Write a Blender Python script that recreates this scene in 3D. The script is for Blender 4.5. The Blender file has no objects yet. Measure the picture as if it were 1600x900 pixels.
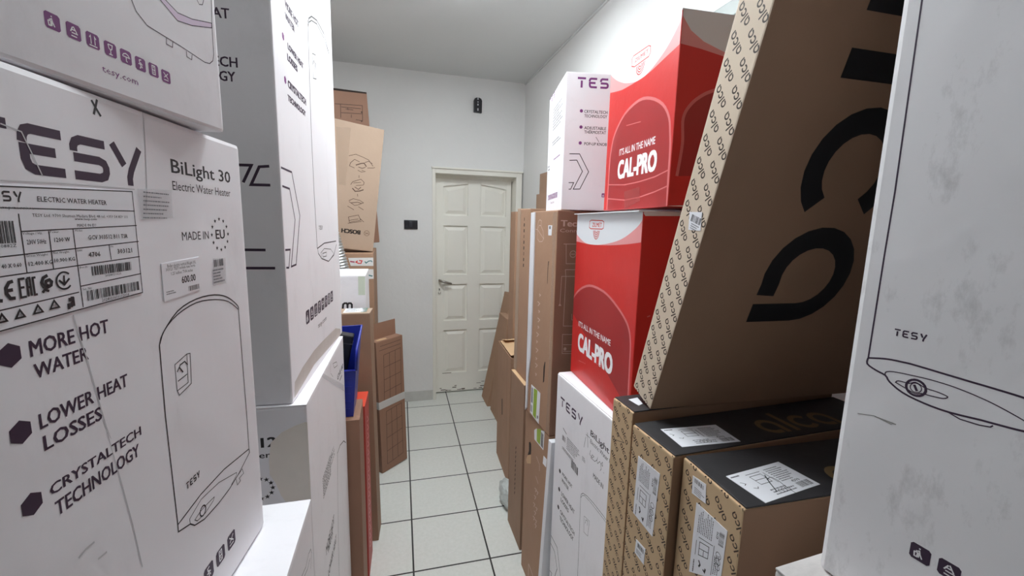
import bpy, bmesh, math, random
from mathutils import Vector, Matrix, Euler
from mathutils.geometry import tessellate_polygon

SC = bpy.context.scene
COL = SC.collection
PI = math.pi

# ------------------------------------------------------------------ camera
cam_data = bpy.data.cameras.new('camera')
cam = bpy.data.objects.new('camera', cam_data)
COL.objects.link(cam)
cam_data.sensor_width = 36.0
cam_data.lens = 661.9 / 1600 * 36.0
cam_data.clip_start = 0.02
CY, CP, CR = 0.278137, 0.149132, -0.024845
fw = Vector((math.sin(CY) * math.cos(CP), math.cos(CY) * math.cos(CP), -math.sin(CP)))
rt = Vector((math.cos(CY), -math.sin(CY), 0))
dn = fw.cross(rt)
r2 = math.cos(CR) * rt + math.sin(CR) * dn
d2 = -math.sin(CR) * rt + math.cos(CR) * dn
mw = Matrix((r2, -d2, -fw)).transposed().to_4x4()
mw.translation = (0, 0, 1.5962)
cam.matrix_world = mw
SC.camera = cam

# ------------------------------------------------------------------ world, exposure, lamp values
world = bpy.data.worlds.new('world')
SC.world = world
world.use_nodes = True
world.node_tree.nodes['Background'].inputs[0].default_value = (0.6, 0.65, 0.7, 1)
world.node_tree.nodes['Background'].inputs[1].default_value = 0.05
SC.view_settings.view_transform = 'Standard'
SC.view_settings.look = 'None'
SC.view_settings.gamma = 1
SC.view_settings.use_curve_mapping = False
SC.view_settings.exposure = 0.56
LAMP_COLOR = (0.915, 0.975, 1.0)
# x, y, drop of the diffuser, width, length, strength
FILL_FAR = (0.30, 2.10, 0.012, 0.40, 0.40, 29.0)  # unseen fill panel, added to brighten the low aisle
PANEL_NEAR = (0.07, 1.12, 0.012, 0.40, 0.40, 24.0)
SC.cycles.use_denoising = True
SC.cycles.max_bounces = 10
SC.cycles.diffuse_bounces = 7

XL, XR, YN, YB, ZC = -0.86, 1.142, -3.2, 3.7215, 2.802     # the room

# ------------------------------------------------------------------ materials
def lin(c):
    f = lambda v: v / 12.92 if v <= 0.04045 else ((v + 0.055) / 1.055) ** 2.4
    return tuple(f(v / 255.0) for v in c) + (1.0,)

def mat(name, rgb, rough=0.6, var=0.0, vscale=5.0, bump=0.0, bscale=40.0, metal=0.0, alpha=1.0, spec=0.5, smudge=0.0, coat=0.0):
    m = bpy.data.materials.new(name)
    m.use_nodes = True
    nt = m.node_tree
    b = nt.nodes['Principled BSDF']
    b.inputs['Base Color'].default_value = lin(rgb)
    b.inputs['Roughness'].default_value = rough
    b.inputs['Metallic'].default_value = metal
    b.inputs['Specular IOR Level'].default_value = spec
    b.inputs['Alpha'].default_value = alpha
    b.inputs['Coat Weight'].default_value = coat
    if var or bump or smudge:
        tc = nt.nodes.new('ShaderNodeTexCoord')
    if var or smudge:
        n = nt.nodes.new('ShaderNodeTexNoise')
        n.inputs['Scale'].default_value = vscale
        n.inputs['Detail'].default_value = 6
        nt.links.new(tc.outputs['Object'], n.inputs['Vector'])
        mix = nt.nodes.new('ShaderNodeMix')
        mix.data_type = 'RGBA'
        mix.inputs['A'].default_value = lin(tuple(max(0, v * (1 - var)) for v in rgb))
        mix.inputs['B'].default_value = lin(tuple(min(255, v * (1 + var)) for v in rgb))
        nt.links.new(n.outputs['Fac'], mix.inputs['Factor'])
        out = mix.outputs['Result']
        if smudge:
            n2 = nt.nodes.new('ShaderNodeTexNoise')
            n2.inputs['Scale'].default_value = 7.0
            n2.inputs['Detail'].default_value = 9
            n2.inputs['Roughness'].default_value = 0.72
            mp = nt.nodes.new('ShaderNodeMapping')
            mp.inputs['Scale'].default_value = (1.0, 2.2, 1.0)
            nt.links.new(tc.outputs['Object'], mp.inputs['Vector'])
            nt.links.new(mp.outputs['Vector'], n2.inputs['Vector'])
            rp = nt.nodes.new('ShaderNodeValToRGB')
            rp.color_ramp.elements[0].position = 0.54
            rp.color_ramp.elements[0].color = (0, 0, 0, 1)
            rp.color_ramp.elements[1].position = 0.78
            rp.color_ramp.elements[1].color = (smudge, smudge, smudge, 1)
            nt.links.new(n2.outputs['Fac'], rp.inputs['Fac'])
            mx = nt.nodes.new('ShaderNodeMix')
            mx.data_type = 'RGBA'
            nt.links.new(rp.outputs['Color'], mx.inputs['Factor'])
            nt.links.new(out, mx.inputs['A'])
            mx.inputs['B'].default_value = lin((92, 88, 82))
            out = mx.outputs['Result']
        nt.links.new(out, b.inputs['Base Color'])
    if bump:
        n3 = nt.nodes.new('ShaderNodeTexNoise')
        n3.inputs['Scale'].default_value = bscale
        n3.inputs['Detail'].default_value = 4
        nt.links.new(tc.outputs['Object'], n3.inputs['Vector'])
        bp = nt.nodes.new('ShaderNodeBump')
        bp.inputs['Strength'].default_value = bump
        bp.inputs['Distance'].default_value = 0.01
        nt.links.new(n3.outputs['Fac'], bp.inputs['Height'])
        nt.links.new(bp.outputs['Normal'], b.inputs['Normal'])
    return m

M = {
    'white': mat('white_carton', (238, 237, 241), 0.55, 0.025, 3, 0.25, 9, smudge=0.10),
    'whiteD': mat('white_carton_dirty', (238, 237, 239), 0.55, 0.03, 3, 0.3, 8, smudge=0.55),
    'grey_white': mat('grey_white_carton', (216, 211, 209), 0.6, 0.05, 4, 0.3, 9, smudge=0.3),
    'bouncecut': mat('bounce_cut_grey', (124, 120, 117), 0.7, 0.05, 6),  # dark grey added on unseen back faces to cut bounce onto the next carton
    'kraft': mat('kraft_carton', (166, 131, 106), 0.7, 0.05, 6, 0.25, 14),
    'kraftL': mat('kraft_carton_light', (172, 148, 128), 0.7, 0.04, 6, 0.25, 12),
    'kraftD': mat('kraft_carton_dark', (146, 110, 90), 0.7, 0.05, 6, 0.3, 12),
    'kraftM': mat('kraft_carton_greyed', (152, 122, 100), 0.7, 0.06, 6, 0.3, 12),
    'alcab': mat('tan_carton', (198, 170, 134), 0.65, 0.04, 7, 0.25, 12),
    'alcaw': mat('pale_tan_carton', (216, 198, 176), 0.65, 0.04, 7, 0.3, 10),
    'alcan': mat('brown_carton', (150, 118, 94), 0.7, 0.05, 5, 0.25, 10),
    'tan': mat('raw_board', (205, 170, 132), 0.7, 0.05, 8),
    'blk': mat('black_print', (24, 24, 27), 0.5, 0.1, 4),
    'lid': mat('black_lid', (52, 51, 53), 0.45, 0.12, 5, 0.2, 12),
    'red': mat('red_print', (206, 38, 36), 0.4, 0.03, 4, 0.2, 10, coat=0.2),
    'redlit': mat('red_carton_lit', (214, 74, 52), 0.5, 0.05, 6),  # red box top, light from above put into the colour
    'redshade': mat('red_carton_shaded', (178, 60, 52), 0.5, 0.06, 20),  # same box, side shade put into the colour
    'dome': mat('red_dome_print', (164, 36, 40), 0.4, 0.06, 5, coat=0.2),
    'pnk': mat('pink_print', (226, 150, 150), 0.45),
    'pnk2': mat('pink_line_print', (214, 112, 112), 0.45),
    'W2': mat('white_print', (222, 225, 229), 0.45),
    'ww': mat('white_lettering', (240, 240, 242), 0.5),
    'rl': mat('red_line_print', (196, 60, 48), 0.5),
    'k': mat('ink_black', (36, 32, 36), 0.6),
    'p': mat('ink_purple', (56, 36, 60), 0.6),
    'v': mat('ink_violet', (122, 56, 122), 0.6),
    'lil': mat('ink_lilac', (222, 205, 226), 0.6),
    'g': mat('ink_grey', (120, 120, 124), 0.6),
    'pen': mat('marker_pen', (34, 40, 44), 0.5),
    'apr': mat('tan_carton_print', (58, 42, 32), 0.6),
    'dgold': mat('gold_print', (128, 106, 74), 0.5),
    'br': mat('brown_ink', (116, 88, 70), 0.7),
    'dbr': mat('dark_brown_ink', (84, 60, 48), 0.7),
    'dk': mat('dark_slot', (40, 28, 22), 0.8),
    'wp': mat('pale_print', (205, 178, 164), 0.6),
    'crs': mat('crease_shade', (196, 195, 198), 0.6),
    'stain': mat('water_stain', (196, 188, 182), 0.65, 0.06, 14),
    'smg': mat('smudge', (150, 148, 146), 0.7),
    'lime': mat('lime_label', (150, 178, 62), 0.5, 0.1, 30),
    'green': mat('green_label', (62, 150, 110), 0.5),
    'teal': mat('teal_print', (70, 120, 120), 0.6),
    'dpk': mat('pink_tape_print', (170, 60, 90), 0.6),
    'lab': mat('label_paper', (234, 235, 240), 0.4),
    'stk': mat('price_paper', (236, 236, 241), 0.4),
    'film': mat('film', (205, 205, 208), 0.22, alpha=0.35),
    'ctape': mat('clear_tape', (200, 176, 155), 0.2, alpha=0.30),
    'ctape2': mat('clear_tape_red', (190, 90, 90), 0.2, alpha=0.40),
    'ttape': mat('buff_tape', (236, 229, 220), 0.4, 0.05, 12),
    'gtape': mat('greenish_tape', (206, 216, 200), 0.35),
    'wtape': mat('white_tape', (222, 220, 218), 0.35, 0.05, 20, 0.4, 30),
    'band': mat('grey_band', (196, 194, 190), 0.35),
    'wht': mat('white_foam', (226, 227, 232), 0.5, 0.03, 12),
}

# ------------------------------------------------------------------ sizes, places (width, depth, height, base centre, tilt x, tilt y, turn) and print of every carton, in metres
BOX = {
    'A': (0.4000, 0.4000, 0.6000, -0.4330, 0.5427, 1.0983, 0.0000, 0.0000, -0.1320),
    'F': (0.4000, 0.4200, 0.8000, -0.4422, 0.4727, 1.7003, 0.0000, 0.0000, -0.2338),
    'C': (0.4500, 0.4500, 1.0963, -0.3762, 0.5481, 0.0000, 0.0000, 0.0000, -0.0126),
    'E': (0.5000, 0.5922, 1.1870, -0.4312, 1.2878, 0.0000, 0.0000, 0.0000, -0.0273),
    'D': (0.5000, 0.6293, 1.3200, -0.4486, 1.3227, 1.1880, 0.0000, 0.0000, -0.0606),
    'RED': (0.4000, 0.1690, 0.8198, -0.3179, 1.8893, 0.0000, 0.0000, 0.0000, -0.0373),
    'H': (0.4000, 0.1980, 0.8581, -0.3279, 1.6890, 0.0000, 0.0000, 0.0000, 0.0000),
    'I': (0.4500, 0.1248, 1.1730, -0.3078, 2.1071, -0.0030, 0.0000, -0.0132, -0.0778),
    'J': (0.2104, 0.0624, 0.8691, -0.0221, 2.7126, 0.0035, 0.0000, -0.0332, 0.7179),
    'M': (0.4200, 0.2850, 0.7930, 0.7766, 1.5646, 0.0000, 0.0000, 0.0000, 0.0100),
    'R': (0.4500, 0.2478, 0.8538, 0.7848, 1.5557, 0.7961, 0.0000, 0.0000, 0.0535),
    'N': (0.4000, 0.2250, 0.8566, 0.7828, 1.9037, 0.0000, 0.0000, 0.0000, 0.0000),
    'S1': (0.3100, 0.3837, 0.8130, 0.8318, 2.5040, 0.0000, 0.0000, 0.0000, -0.0511),
    'S': (0.4000, 0.3313, 0.4641, 0.8104, 1.5552, 1.6514, 0.0000, 0.0000, -0.1886),
    'K': (0.5000, 0.3950, 1.0755, 0.8188, 1.1625, 0.0000, 0.0000, 0.0000, 0.0200),
    'U': (0.4000, 0.4369, 0.5608, 0.8037, 1.1311, 1.0765, 0.0000, 0.0000, -0.0539),
    'T': (0.4000, 0.3700, 0.4300, 0.8377, 1.0450, 1.6464, 0.0000, 0.0000, -0.0753),
    'V3': (0.5600, 0.1411, 1.2000, 0.7657, 0.5014, 0.0000, 0.0000, 0.0000, -0.0420),
    'V2': (0.5600, 0.1270, 1.2000, 0.7503, 0.6594, 0.0000, 0.0000, 0.0000, 0.0268),
    'V1': (0.5600, 0.0788, 1.2190, 0.7539, 0.7713, 0.0000, 0.0000, 0.0000, 0.0150),
    'W': (0.5900, 0.0762, 1.0500, 0.8100, 0.7487, 1.2316, 0.3095, 0.0000, -0.0449),
    'L': (0.5000, 0.5000, 0.9500, 0.7502, 0.0991, 1.2000, 0.0000, 0.0000, 0.0600),
    'X': (0.5800, 0.5100, 1.1980, 0.7379, 0.1071, 0.0000, 0.0000, 0.0000, 0.0500),
    'MB': (0.4500, 0.3300, 1.3244, -0.3547, 2.3850, 0.0000, 0.0000, 0.0000, 0.0000),
    'TC': (0.4200, 0.6000, 1.3966, -0.3218, 3.0600, 0.0000, 0.0000, 0.0000, 0.0000),
    'BO': (0.3000, 0.1500, 0.7624, -0.2766, 2.9024, 1.4183, 0.0000, 0.1130, 0.1949),
    'DB': (0.4000, 0.1600, 1.0277, -0.2991, 3.2643, 1.4297, 0.0000, -0.0656, 0.3542),
    'ST': (0.4200, 0.0300, 0.7951, 0.7406, 1.3932, -0.0077, 0.0000, 0.0367, 0.0200),
    'Q2': (0.3800, 0.1500, 0.8100, 0.7900, 1.9050, 0.8580, 0.0000, 0.0000, 0.0000),
    'Q1': (0.3800, 0.0500, 0.8150, 0.7900, 2.0090, 0.8580, 0.0000, 0.0000, 0.0000),
    'P1': (0.1900, 0.1200, 1.6800, 0.8850, 2.7850, 0.0000, 0.0000, 0.0000, 0.0000),
    'WX1': (0.0500, 0.2500, 1.9621, 1.0700, 2.8713, 0.0000, 0.0000, 0.0000, 0.0000),
    'WX2': (0.0450, 0.2500, 1.8097, 1.0175, 2.7882, 0.0000, 0.0000, 0.0000, 0.0000),
    'Bb': (0.0500, 0.2400, 1.0100, 0.8095, 3.5800, -0.0050, 0.0000, 0.2000, 0.0000),
    'Ba': (0.0450, 0.2400, 1.1400, 0.8641, 3.5800, -0.0045, 0.0000, 0.2000, 0.0000),
    'Bc': (0.0600, 0.2600, 0.8600, 0.8299, 3.2700, -0.0022, 0.0000, 0.0750, 0.0000),
}
ART = {
    'A': {
        'a': [
            ('g','T',[0.0327,0.5253,0.0351,0,0,0.0358],'p',0.2),
            ('g','E',[0.0749,0.5253,0.0351,0,0,0.0358],'p',0.2),
            ('g','S',[0.1171,0.5253,0.0366,0,0,0.0358],'p',0.2),
            ('g','Y',[0.1574,0.5253,0.0389,0,0,0.0358],'p',0.2),
            ('t','BiLight 30',[0.2412,0.5447,0.1267,0,0,0.0143],'k',0.012),
            ('t','Electric Water Heater',[0.241,0.5261,0.124,0,0,0.0096],'k',0),
            ('t','MADE IN',[0.2497,0.4705,0.0541,0,0,0.0096],'k',0),
            ('t','EU',[0.3197,0.4698,0.0226,0,0,0.0115],'k',0.02),
            ('*',(0.3308,0.4753),0.02,0.003,'k'),
            ('k','shipping_label',[(0.0421,0.5152),(0.179,0.5204),(0.1789,0.4224),(0.0275,0.4174)],'lab',[('s',[(0.0436,0.5004),(0.179,0.5015)],0.0009,'k',0),('s',[(0.067,0.4844),(0.1798,0.4879)],0.0009,'k',0),('s',[(0.0387,0.4672),(0.1801,0.4726)],0.0009,'k',0),('s',[(0.0367,0.4541),(0.1794,0.4579)],0.0009,'k',0),('s',[(0.1095,0.439),(0.1789,0.4413)],0.0009,'k',0),('s',[(0.0334,0.4316),(0.107,0.4345)],0.0009,'k',0),('s',[(0.0667,0.4968),(0.0666,0.4548)],0.0009,'k',0),('s',[(0.0877,0.4843),(0.0874,0.4555)],0.0009,'k',0),('s',[(0.1088,0.4857),(0.1091,0.4216)],0.0009,'k',0),('s',[(0.1433,0.4715),(0.144,0.4578)],0.0009,'k',0),('s',[(0.0419,0.5142),(0.1784,0.5198),(0.1781,0.4227),(0.0276,0.4178)],0.0009,'k',0),('t','ELECTRIC WATER HEATER',[0.0821,0.506,0.0641,0,0,0.0037],'k',0.01),('g','TESY',[0.042,0.5048,0.0287,0,0,0.0073],'k',0.18),('t',"it's impressive",[0.0465,0.5,0.0321,0,0,0.002],'g',0),('t','TESY Ltd. 9700 Shumen Madara Blvd. 48 tel. +359 54 859 111',[0.0765,0.4948,0.0924,0,0,0.0023],'k',0),('t','www.tesy.com',[0.1115,0.4927,0.0217,0,0,0.0018],'k',0.01),('t','MADE IN EU',[0.1132,0.4873,0.0186,0,0,0.0023],'k',0),('t','Voltage / Hz.',[0.0673,0.4821,0.015,0,0,0.0017],'k',0),('t','Power:',[0.0887,0.4828,0.0075,0,0,0.0017],'k',0),('t','Model:',[0.1104,0.4835,0.0073,0,0,0.0015],'k',0),('t','230V 50Hz',[0.0696,0.4751,0.0148,0,0,0.0033],'k',0.01),('t','1200 W',[0.0912,0.4759,0.0137,0,0,0.0032],'k',0.01),('t','GCV 303512 B11 TSR',[0.1221,0.4765,0.0445,0,0,0.0036],'k',0.01),('t','4706',[0.1206,0.4619,0.0122,0,0,0.004],'k',0.012),('t','303121',[0.1522,0.4627,0.0179,0,0,0.0041],'k',0.012),('t','EAN:',[0.1102,0.4674,0.0049,0,0,0.0015],'k',0),('t','PN:',[0.1445,0.4687,0.0036,0,0,0.0015],'k',0),('t','40 X 0.60',[0.0498,0.4598,0.0137,0,0,0.0029],'k',0.01),('t','12.400 KG',[0.0686,0.4597,0.0186,0,0,0.0029],'k',0.01),('t','10.900 KG',[0.0889,0.4604,0.0182,0,0,0.0029],'k',0.01),('t','Gross Weight:',[0.0673,0.4663,0.0174,0,0,0.0016],'k',0),('t','Net Weight:',[0.0886,0.467,0.0142,0,0,0.0017],'k',0),('t','Batch:',[0.1104,0.4535,0.008,0,0,0.0016],'k',0),('t','Ser. No:',[0.1105,0.4354,0.0095,0,0,0.0018],'k',0),('b',[0.1216,0.4462,0.0455,0,0,0.0079],'k',3,34),('t','2024021626',[0.1352,0.4437,0.0184,0,0,0.0018],'k',0),('b',[0.1143,0.4259,0.0601,0,0,0.0085],'k',5,44),('t','2024021610112014',[0.1284,0.4226,0.0317,0,0,0.0026],'k',0),('b',[0.0424,0.4766,0.0199,0,0,0.0152],'k',8,20),('t','110882Z',[0.0479,0.4738,0.014,0,0,0.0021],'k',0),('s',[(0.0558,0.4505),(0.0528,0.4499),(0.0506,0.4466),(0.0504,0.4426),(0.0524,0.4389),(0.056,0.4386)],0.0024,'k',0),('s',[(0.051,0.4445),(0.0549,0.4446)],0.0024,'k',0),('s',[(0.0438,0.4505),(0.0414,0.4499),(0.0394,0.4467),(0.0391,0.4429),(0.041,0.4393),(0.0472,0.4382)],0.0024,'k',0),('s',[(0.064,0.4514),(0.0599,0.4513),(0.0597,0.4383),(0.0638,0.4383)],0.0016,'k',0),('s',[(0.0597,0.4452),(0.0631,0.4452)],0.0016,'k',0),('s',[(0.0655,0.4512),(0.0652,0.4381)],0.0016,'k',0),('s',[(0.0655,0.4512),(0.0675,0.4513),(0.0677,0.4383)],0.0016,'k',0),('s',[(0.0654,0.4446),(0.0676,0.4447)],0.0016,'k',0),('s',[(0.0721,0.4511),(0.0699,0.451),(0.0699,0.4387),(0.0721,0.4386)],0.0016,'k',0),('s',[(0.0816,0.4515),(0.0779,0.45),(0.0763,0.4466),(0.0773,0.4432),(0.0802,0.4424),(0.0835,0.4437),(0.0843,0.4462),(0.0826,0.4479),(0.0798,0.4472),(0.0792,0.4447),(0.0811,0.4434)],0.0024,'k',0),('s',[(0.0795,0.4425),(0.0759,0.4391)],0.002,'k',0),('s',[(0.0781,0.4409),(0.0813,0.4395)],0.002,'k',0),('s',[(0.0997,0.4503),(0.0986,0.4512),(0.0974,0.4518),(0.0961,0.4522),(0.0947,0.4523),(0.0933,0.4521),(0.092,0.4516),(0.0909,0.4509),(0.0899,0.4499),(0.0891,0.4488),(0.0886,0.4475),(0.0883,0.4462),(0.0883,0.4449),(0.0886,0.4435),(0.0891,0.4423),(0.0899,0.4412),(0.091,0.4403),(0.0921,0.4396),(0.0935,0.4392),(0.0948,0.4391),(0.0962,0.4392),(0.0976,0.4396),(0.0988,0.4403),(0.0998,0.4413)],0.0014,'k',0),('s',[(0.0904,0.4465),(0.0947,0.4425),(0.0996,0.4468)],0.0016,'k',0),('s',[(0.0951,0.4497),(0.0947,0.4425)],0.0016,'k',0),('s',[(0.042,0.4241),(0.0451,0.4294),(0.0479,0.4242)],0.0013,'k',1),('t','05',[0.044,0.4251,0.0021,0,0,0.0017],'k',0),('s',[(0.0541,0.4244),(0.0574,0.4298),(0.0604,0.4245)],0.0013,'k',1),('t','05',[0.0562,0.4254,0.0023,0,0,0.0017],'k',0),('s',[(0.0672,0.425),(0.0707,0.4307),(0.074,0.4251)],0.0013,'k',1),('t','05',[0.0694,0.4261,0.0025,0,0,0.0018],'k',0),('s',[(0.0802,0.4259),(0.084,0.4318),(0.0876,0.426)],0.0013,'k',1),('t','05',[0.0826,0.427,0.0027,0,0,0.0019],'k',0),('s',[(0.0963,0.43),(0.1002,0.43),(0.1002,0.4242)],0.003,'k',0),('s',[(0.0999,0.4321),(0.0998,0.4313)],0.003,'k',0),('s',[(0.099,0.4279),(0.0984,0.4237)],0.002,'k',0),('p',[(0.0946,0.4272),(0.0978,0.4274),(0.0971,0.4226),(0.0948,0.4225)],'k')]),
            ('k','address_sticker',[(0.1858,0.523),(0.2373,0.5258),(0.2358,0.4961),(0.1872,0.4935)],'film',[('l',[0.1934,0.5193,0.04,0,0,0.0025],'g',20,1),('l',[0.1928,0.5151,0.0399,0,0,0.0025],'g',21,1),('l',[0.1922,0.5109,0.0399,0,0,0.0025],'g',22,1),('l',[0.1916,0.5068,0.0398,0,0,0.0025],'g',23,1),('l',[0.1909,0.5026,0.0397,0,0,0.0025],'g',24,1),('l',[0.1903,0.4985,0.0396,0,0,0.0025],'g',25,1),('l',[0.1897,0.4943,0.0396,0,0,0.0025],'g',26,1)]),
            ('k','price_sticker',[(0.2093,0.4479),(0.2778,0.4497),(0.2751,0.4103),(0.2087,0.4076)],'stk',[('t','Boiler electric vertical BiLight 30L',[0.2187,0.4429,0.0517,0,0,0.0035],'k',0),('t','303121 TESY include taxa verde',[0.2158,0.4393,0.0527,0,0,0.0032],'k',0),('t','1.25 lei/buc TVA inclus',[0.2238,0.4342,0.0389,0,0,0.0032],'k',0),('t','600.00',[0.2408,0.4229,0.0265,0,0,0.0075],'k',0.02),('b',[0.2519,0.4121,0.0213,0,0,0.0057],'k',4,18),('l',[0.2131,0.4137,0.0187,0,0,0.0046],'g',5,2)]),
            ('k','barcode_sticker',[(0.3076,0.4454),(0.3381,0.444),(0.3353,0.4096),(0.3036,0.4113)],'film',[('b',[0.3094,0.4343,0.0238,0,0,0.0093],'k',9,14),('l',[0.3053,0.4127,0.0288,0,0,0.0195],'g',6,5)]),
            ('s',[(0.1434,0.593),(0.1464,0.5886),(0.1517,0.5817)],0.0022,'pen',0),
            ('s',[(0.1495,0.595),(0.1475,0.5896),(0.1442,0.5816)],0.0022,'pen',0),
            ('t','MORE HOT',[0.061,0.3944,0.0721,0,0,0.0115],'p',0.02),
            ('t','WATER',[0.0619,0.3773,0.0471,0,0,0.0108],'p',0.02),
            ('t','LOWER HEAT',[0.0602,0.3389,0.0875,0,0,0.0114],'p',0.02),
            ('t','LOSSES',[0.0609,0.3213,0.0541,0,0,0.0113],'p',0.02),
            ('t','CRYSTALTECH',[0.0605,0.2846,0.0967,0,0,0.0085],'p',0.02),
            ('t','TECHNOLOGY',[0.0626,0.2658,0.0894,0,0,0.0119],'p',0.02),
            ('h',(0.047,0.4),0.0088,'p'),
            ('h',(0.0463,0.3439),0.0088,'p'),
            ('h',(0.0463,0.2883),0.0088,'p'),
            ('s',[(0.1953,0.1569),(0.1933,0.2866),(0.1952,0.3639),(0.1963,0.3666),(0.1981,0.3704),(0.2021,0.375),(0.2093,0.3808),(0.2189,0.3876),(0.2295,0.3932),(0.2407,0.3967),(0.2529,0.399),(0.2656,0.4003),(0.2789,0.4007),(0.2928,0.4001),(0.3058,0.3987),(0.3171,0.3966),(0.3273,0.3938),(0.3369,0.3901),(0.3467,0.385),(0.3559,0.3789),(0.3626,0.3736),(0.3651,0.3698),(0.3647,0.367),(0.3641,0.3652),(0.366,0.205),(0.3653,0.1526)],0.0016,'k',0),
            ('s',[(0.1959,0.3647),(0.1979,0.3681),(0.2009,0.373),(0.2054,0.3778),(0.2117,0.3819),(0.2197,0.386),(0.229,0.3895),(0.2398,0.3924),(0.2521,0.3947),(0.2649,0.396),(0.2781,0.3959),(0.2918,0.3946),(0.3049,0.3928),(0.317,0.3905),(0.3281,0.3876),(0.3384,0.3839),(0.3483,0.3786),(0.3572,0.3725),(0.3634,0.368)],0.0013,'k',0),
            ('s',[(0.1953,0.1569),(0.241,0.1629),(0.2948,0.1626),(0.3653,0.1526),(0.3661,0.1464),(0.3323,0.134),(0.3038,0.1279),(0.2761,0.1261),(0.2434,0.1276),(0.2239,0.1341),(0.2162,0.1417),(0.195,0.1483)],0.0016,'k',1),
            ('s',[(0.2162,0.1417),(0.2158,0.1484),(0.24,0.1565),(0.28,0.1528),(0.3252,0.139),(0.3248,0.1359),(0.3089,0.1299)],0.0009,'k',0),
            ('s',[(0.2248,0.1404),(0.2361,0.1426),(0.2457,0.1429),(0.2676,0.141),(0.265,0.1377),(0.2463,0.1339),(0.2295,0.1357)],0.0009,'k',1),
            ('o',(0.2418,0.1401),0.006,0.0018,'k'),
            ('s',[(0.3218,0.1329),(0.325,0.1198),(0.334,0.1204),(0.3312,0.1264),(0.3445,0.1258),(0.3414,0.1345),(0.3295,0.133)],0.0009,'k',0),
            ('s',[(0.2162,0.3357),(0.2387,0.3408),(0.2449,0.3398),(0.2422,0.3042),(0.219,0.2991),(0.216,0.3058)],0.0009,'k',1),
            ('s',[(0.2387,0.3408),(0.2366,0.3075),(0.2166,0.3055)],0.0009,'k',0),
            ('s',[(0.219,0.3262),(0.2255,0.3325),(0.2335,0.3337),(0.2386,0.328)],0.0014,'k',0),
            ('s',[(0.2235,0.3299),(0.2291,0.3225)],0.0016,'k',0),
            ('s',[(0.2187,0.3155),(0.236,0.3178)],0.0011,'k',0),
            ('g','TESY',[0.2158,0.1857,0.026,0,0,0.0081],'k',0.2),
            ('i',7,(0.2984,0.0542),0.0207,'p'),
            ('i',6,(0.2704,0.0542),0.0207,'p'),
            ('i',5,(0.2424,0.0542),0.0207,'p'),
            ('i',4,(0.2144,0.0542),0.0207,'p'),
            ('i',3,(0.1864,0.0542),0.0207,'p'),
            ('i',2,(0.1584,0.0542),0.0207,'p'),
            ('i',1,(0.1304,0.0542),0.0207,'p'),
            ('i',0,(0.1025,0.0542),0.0207,'p'),
            ('s',[(0.0639,0.5566),(0.0779,0.5541),(0.0844,0.538),(0.0894,0.5249)],0.001,'crs',0),
            ('s',[(0.0997,0.4172),(0.1023,0.3996),(0.1071,0.3777),(0.1119,0.3465),(0.1177,0.3115),(0.1211,0.2992),(0.1175,0.3074),(0.1262,0.254),(0.1334,0.2049),(0.1391,0.154)],0.0011,'crs',0),
            ('s',[(0.2047,0.6001),(0.2045,0.5741),(0.2003,0.5272),(0.1956,0.5019)],0.001,'crs',0),
            ('s',[(0.0583,0.5187),(0.1069,0.5209),(0.1829,0.5222)],0.001,'crs',0),
            ('s',[(0.0752,0.2192),(0.0824,0.2212),(0.0913,0.2208)],0.0018,'crs',0),
            ('s',[(0.0925,0.2033),(0.102,0.2022)],0.0018,'crs',0),
        ],
    },
    'F': {
        'a': [
            ('i',0,(0.2163,0.0402),0.0119,'v'),
            ('i',1,(0.2328,0.0399),0.0119,'v'),
            ('i',2,(0.2492,0.0396),0.0119,'v'),
            ('i',3,(0.2656,0.0389),0.0119,'v'),
            ('i',4,(0.2814,0.0385),0.0119,'v'),
            ('i',5,(0.2974,0.0379),0.0119,'v'),
            ('i',6,(0.3131,0.0378),0.0119,'v'),
            ('i',7,(0.3289,0.0369),0.0119,'v'),
            ('t','tesy.com',[0.2551,0.0174,0.0372,0,0,0.0055],'v',0),
            ('s',[(0.2914,0.0994),(0.2944,0.0927),(0.2984,0.085),(0.3104,0.0776),(0.3262,0.0769),(0.3547,0.0759),(0.3924,0.0732),(0.401,0.0748),(0.4074,0.0802),(0.4099,0.0883),(0.4106,0.1179),(0.4138,0.1603)],0.0009,'p',0),
            ('p',[(0.3275,0.1115),(0.3531,0.1006),(0.3754,0.1054),(0.4097,0.1175),(0.4104,0.123),(0.3762,0.1124),(0.3542,0.1089),(0.3341,0.1147)],'lil'),
            ('s',[(0.3275,0.1115),(0.3531,0.1006),(0.3754,0.1054),(0.4097,0.1175),(0.4104,0.123),(0.3762,0.1124),(0.3542,0.1089),(0.3341,0.1147)],0.0009,'p',0),
            ('s',[(0.3346,0.0766),(0.3338,0.0701),(0.342,0.07),(0.3433,0.0767)],0.0008,'p',0),
            ('s',[(0.3628,0.0742),(0.3626,0.0684),(0.3702,0.068),(0.3714,0.0738)],0.0008,'p',0),
            ('s',[(0.387,0.1371),(0.3905,0.1341),(0.3961,0.1364),(0.3988,0.1427)],0.0008,'p',0),
        ],
    },
    'C': {
        'a': [
            ('s',[(0.3565,1.0231),(0.3853,1.0142),(0.4104,1.0184),(0.4283,1.013),(0.4323,1.0019),(0.4205,0.9799)],0.0012,'k',0),
            ('s',[(0.3737,1.0077),(0.397,1.0005),(0.4193,1.0022)],0.0012,'k',0),
        ],
    },
    'E': {
        'n': [
            ('t','BiLight 120',[0.281,1.0948,0.1746,0,0,0.0218],'k',0.03),
            ('t','Electric Water Heater',[0.2659,1.0696,0.2376,0,0,0.0134],'k',0.01),
            ('*',(0.3982,0.9963),0.024,0.006,'k'),
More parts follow.
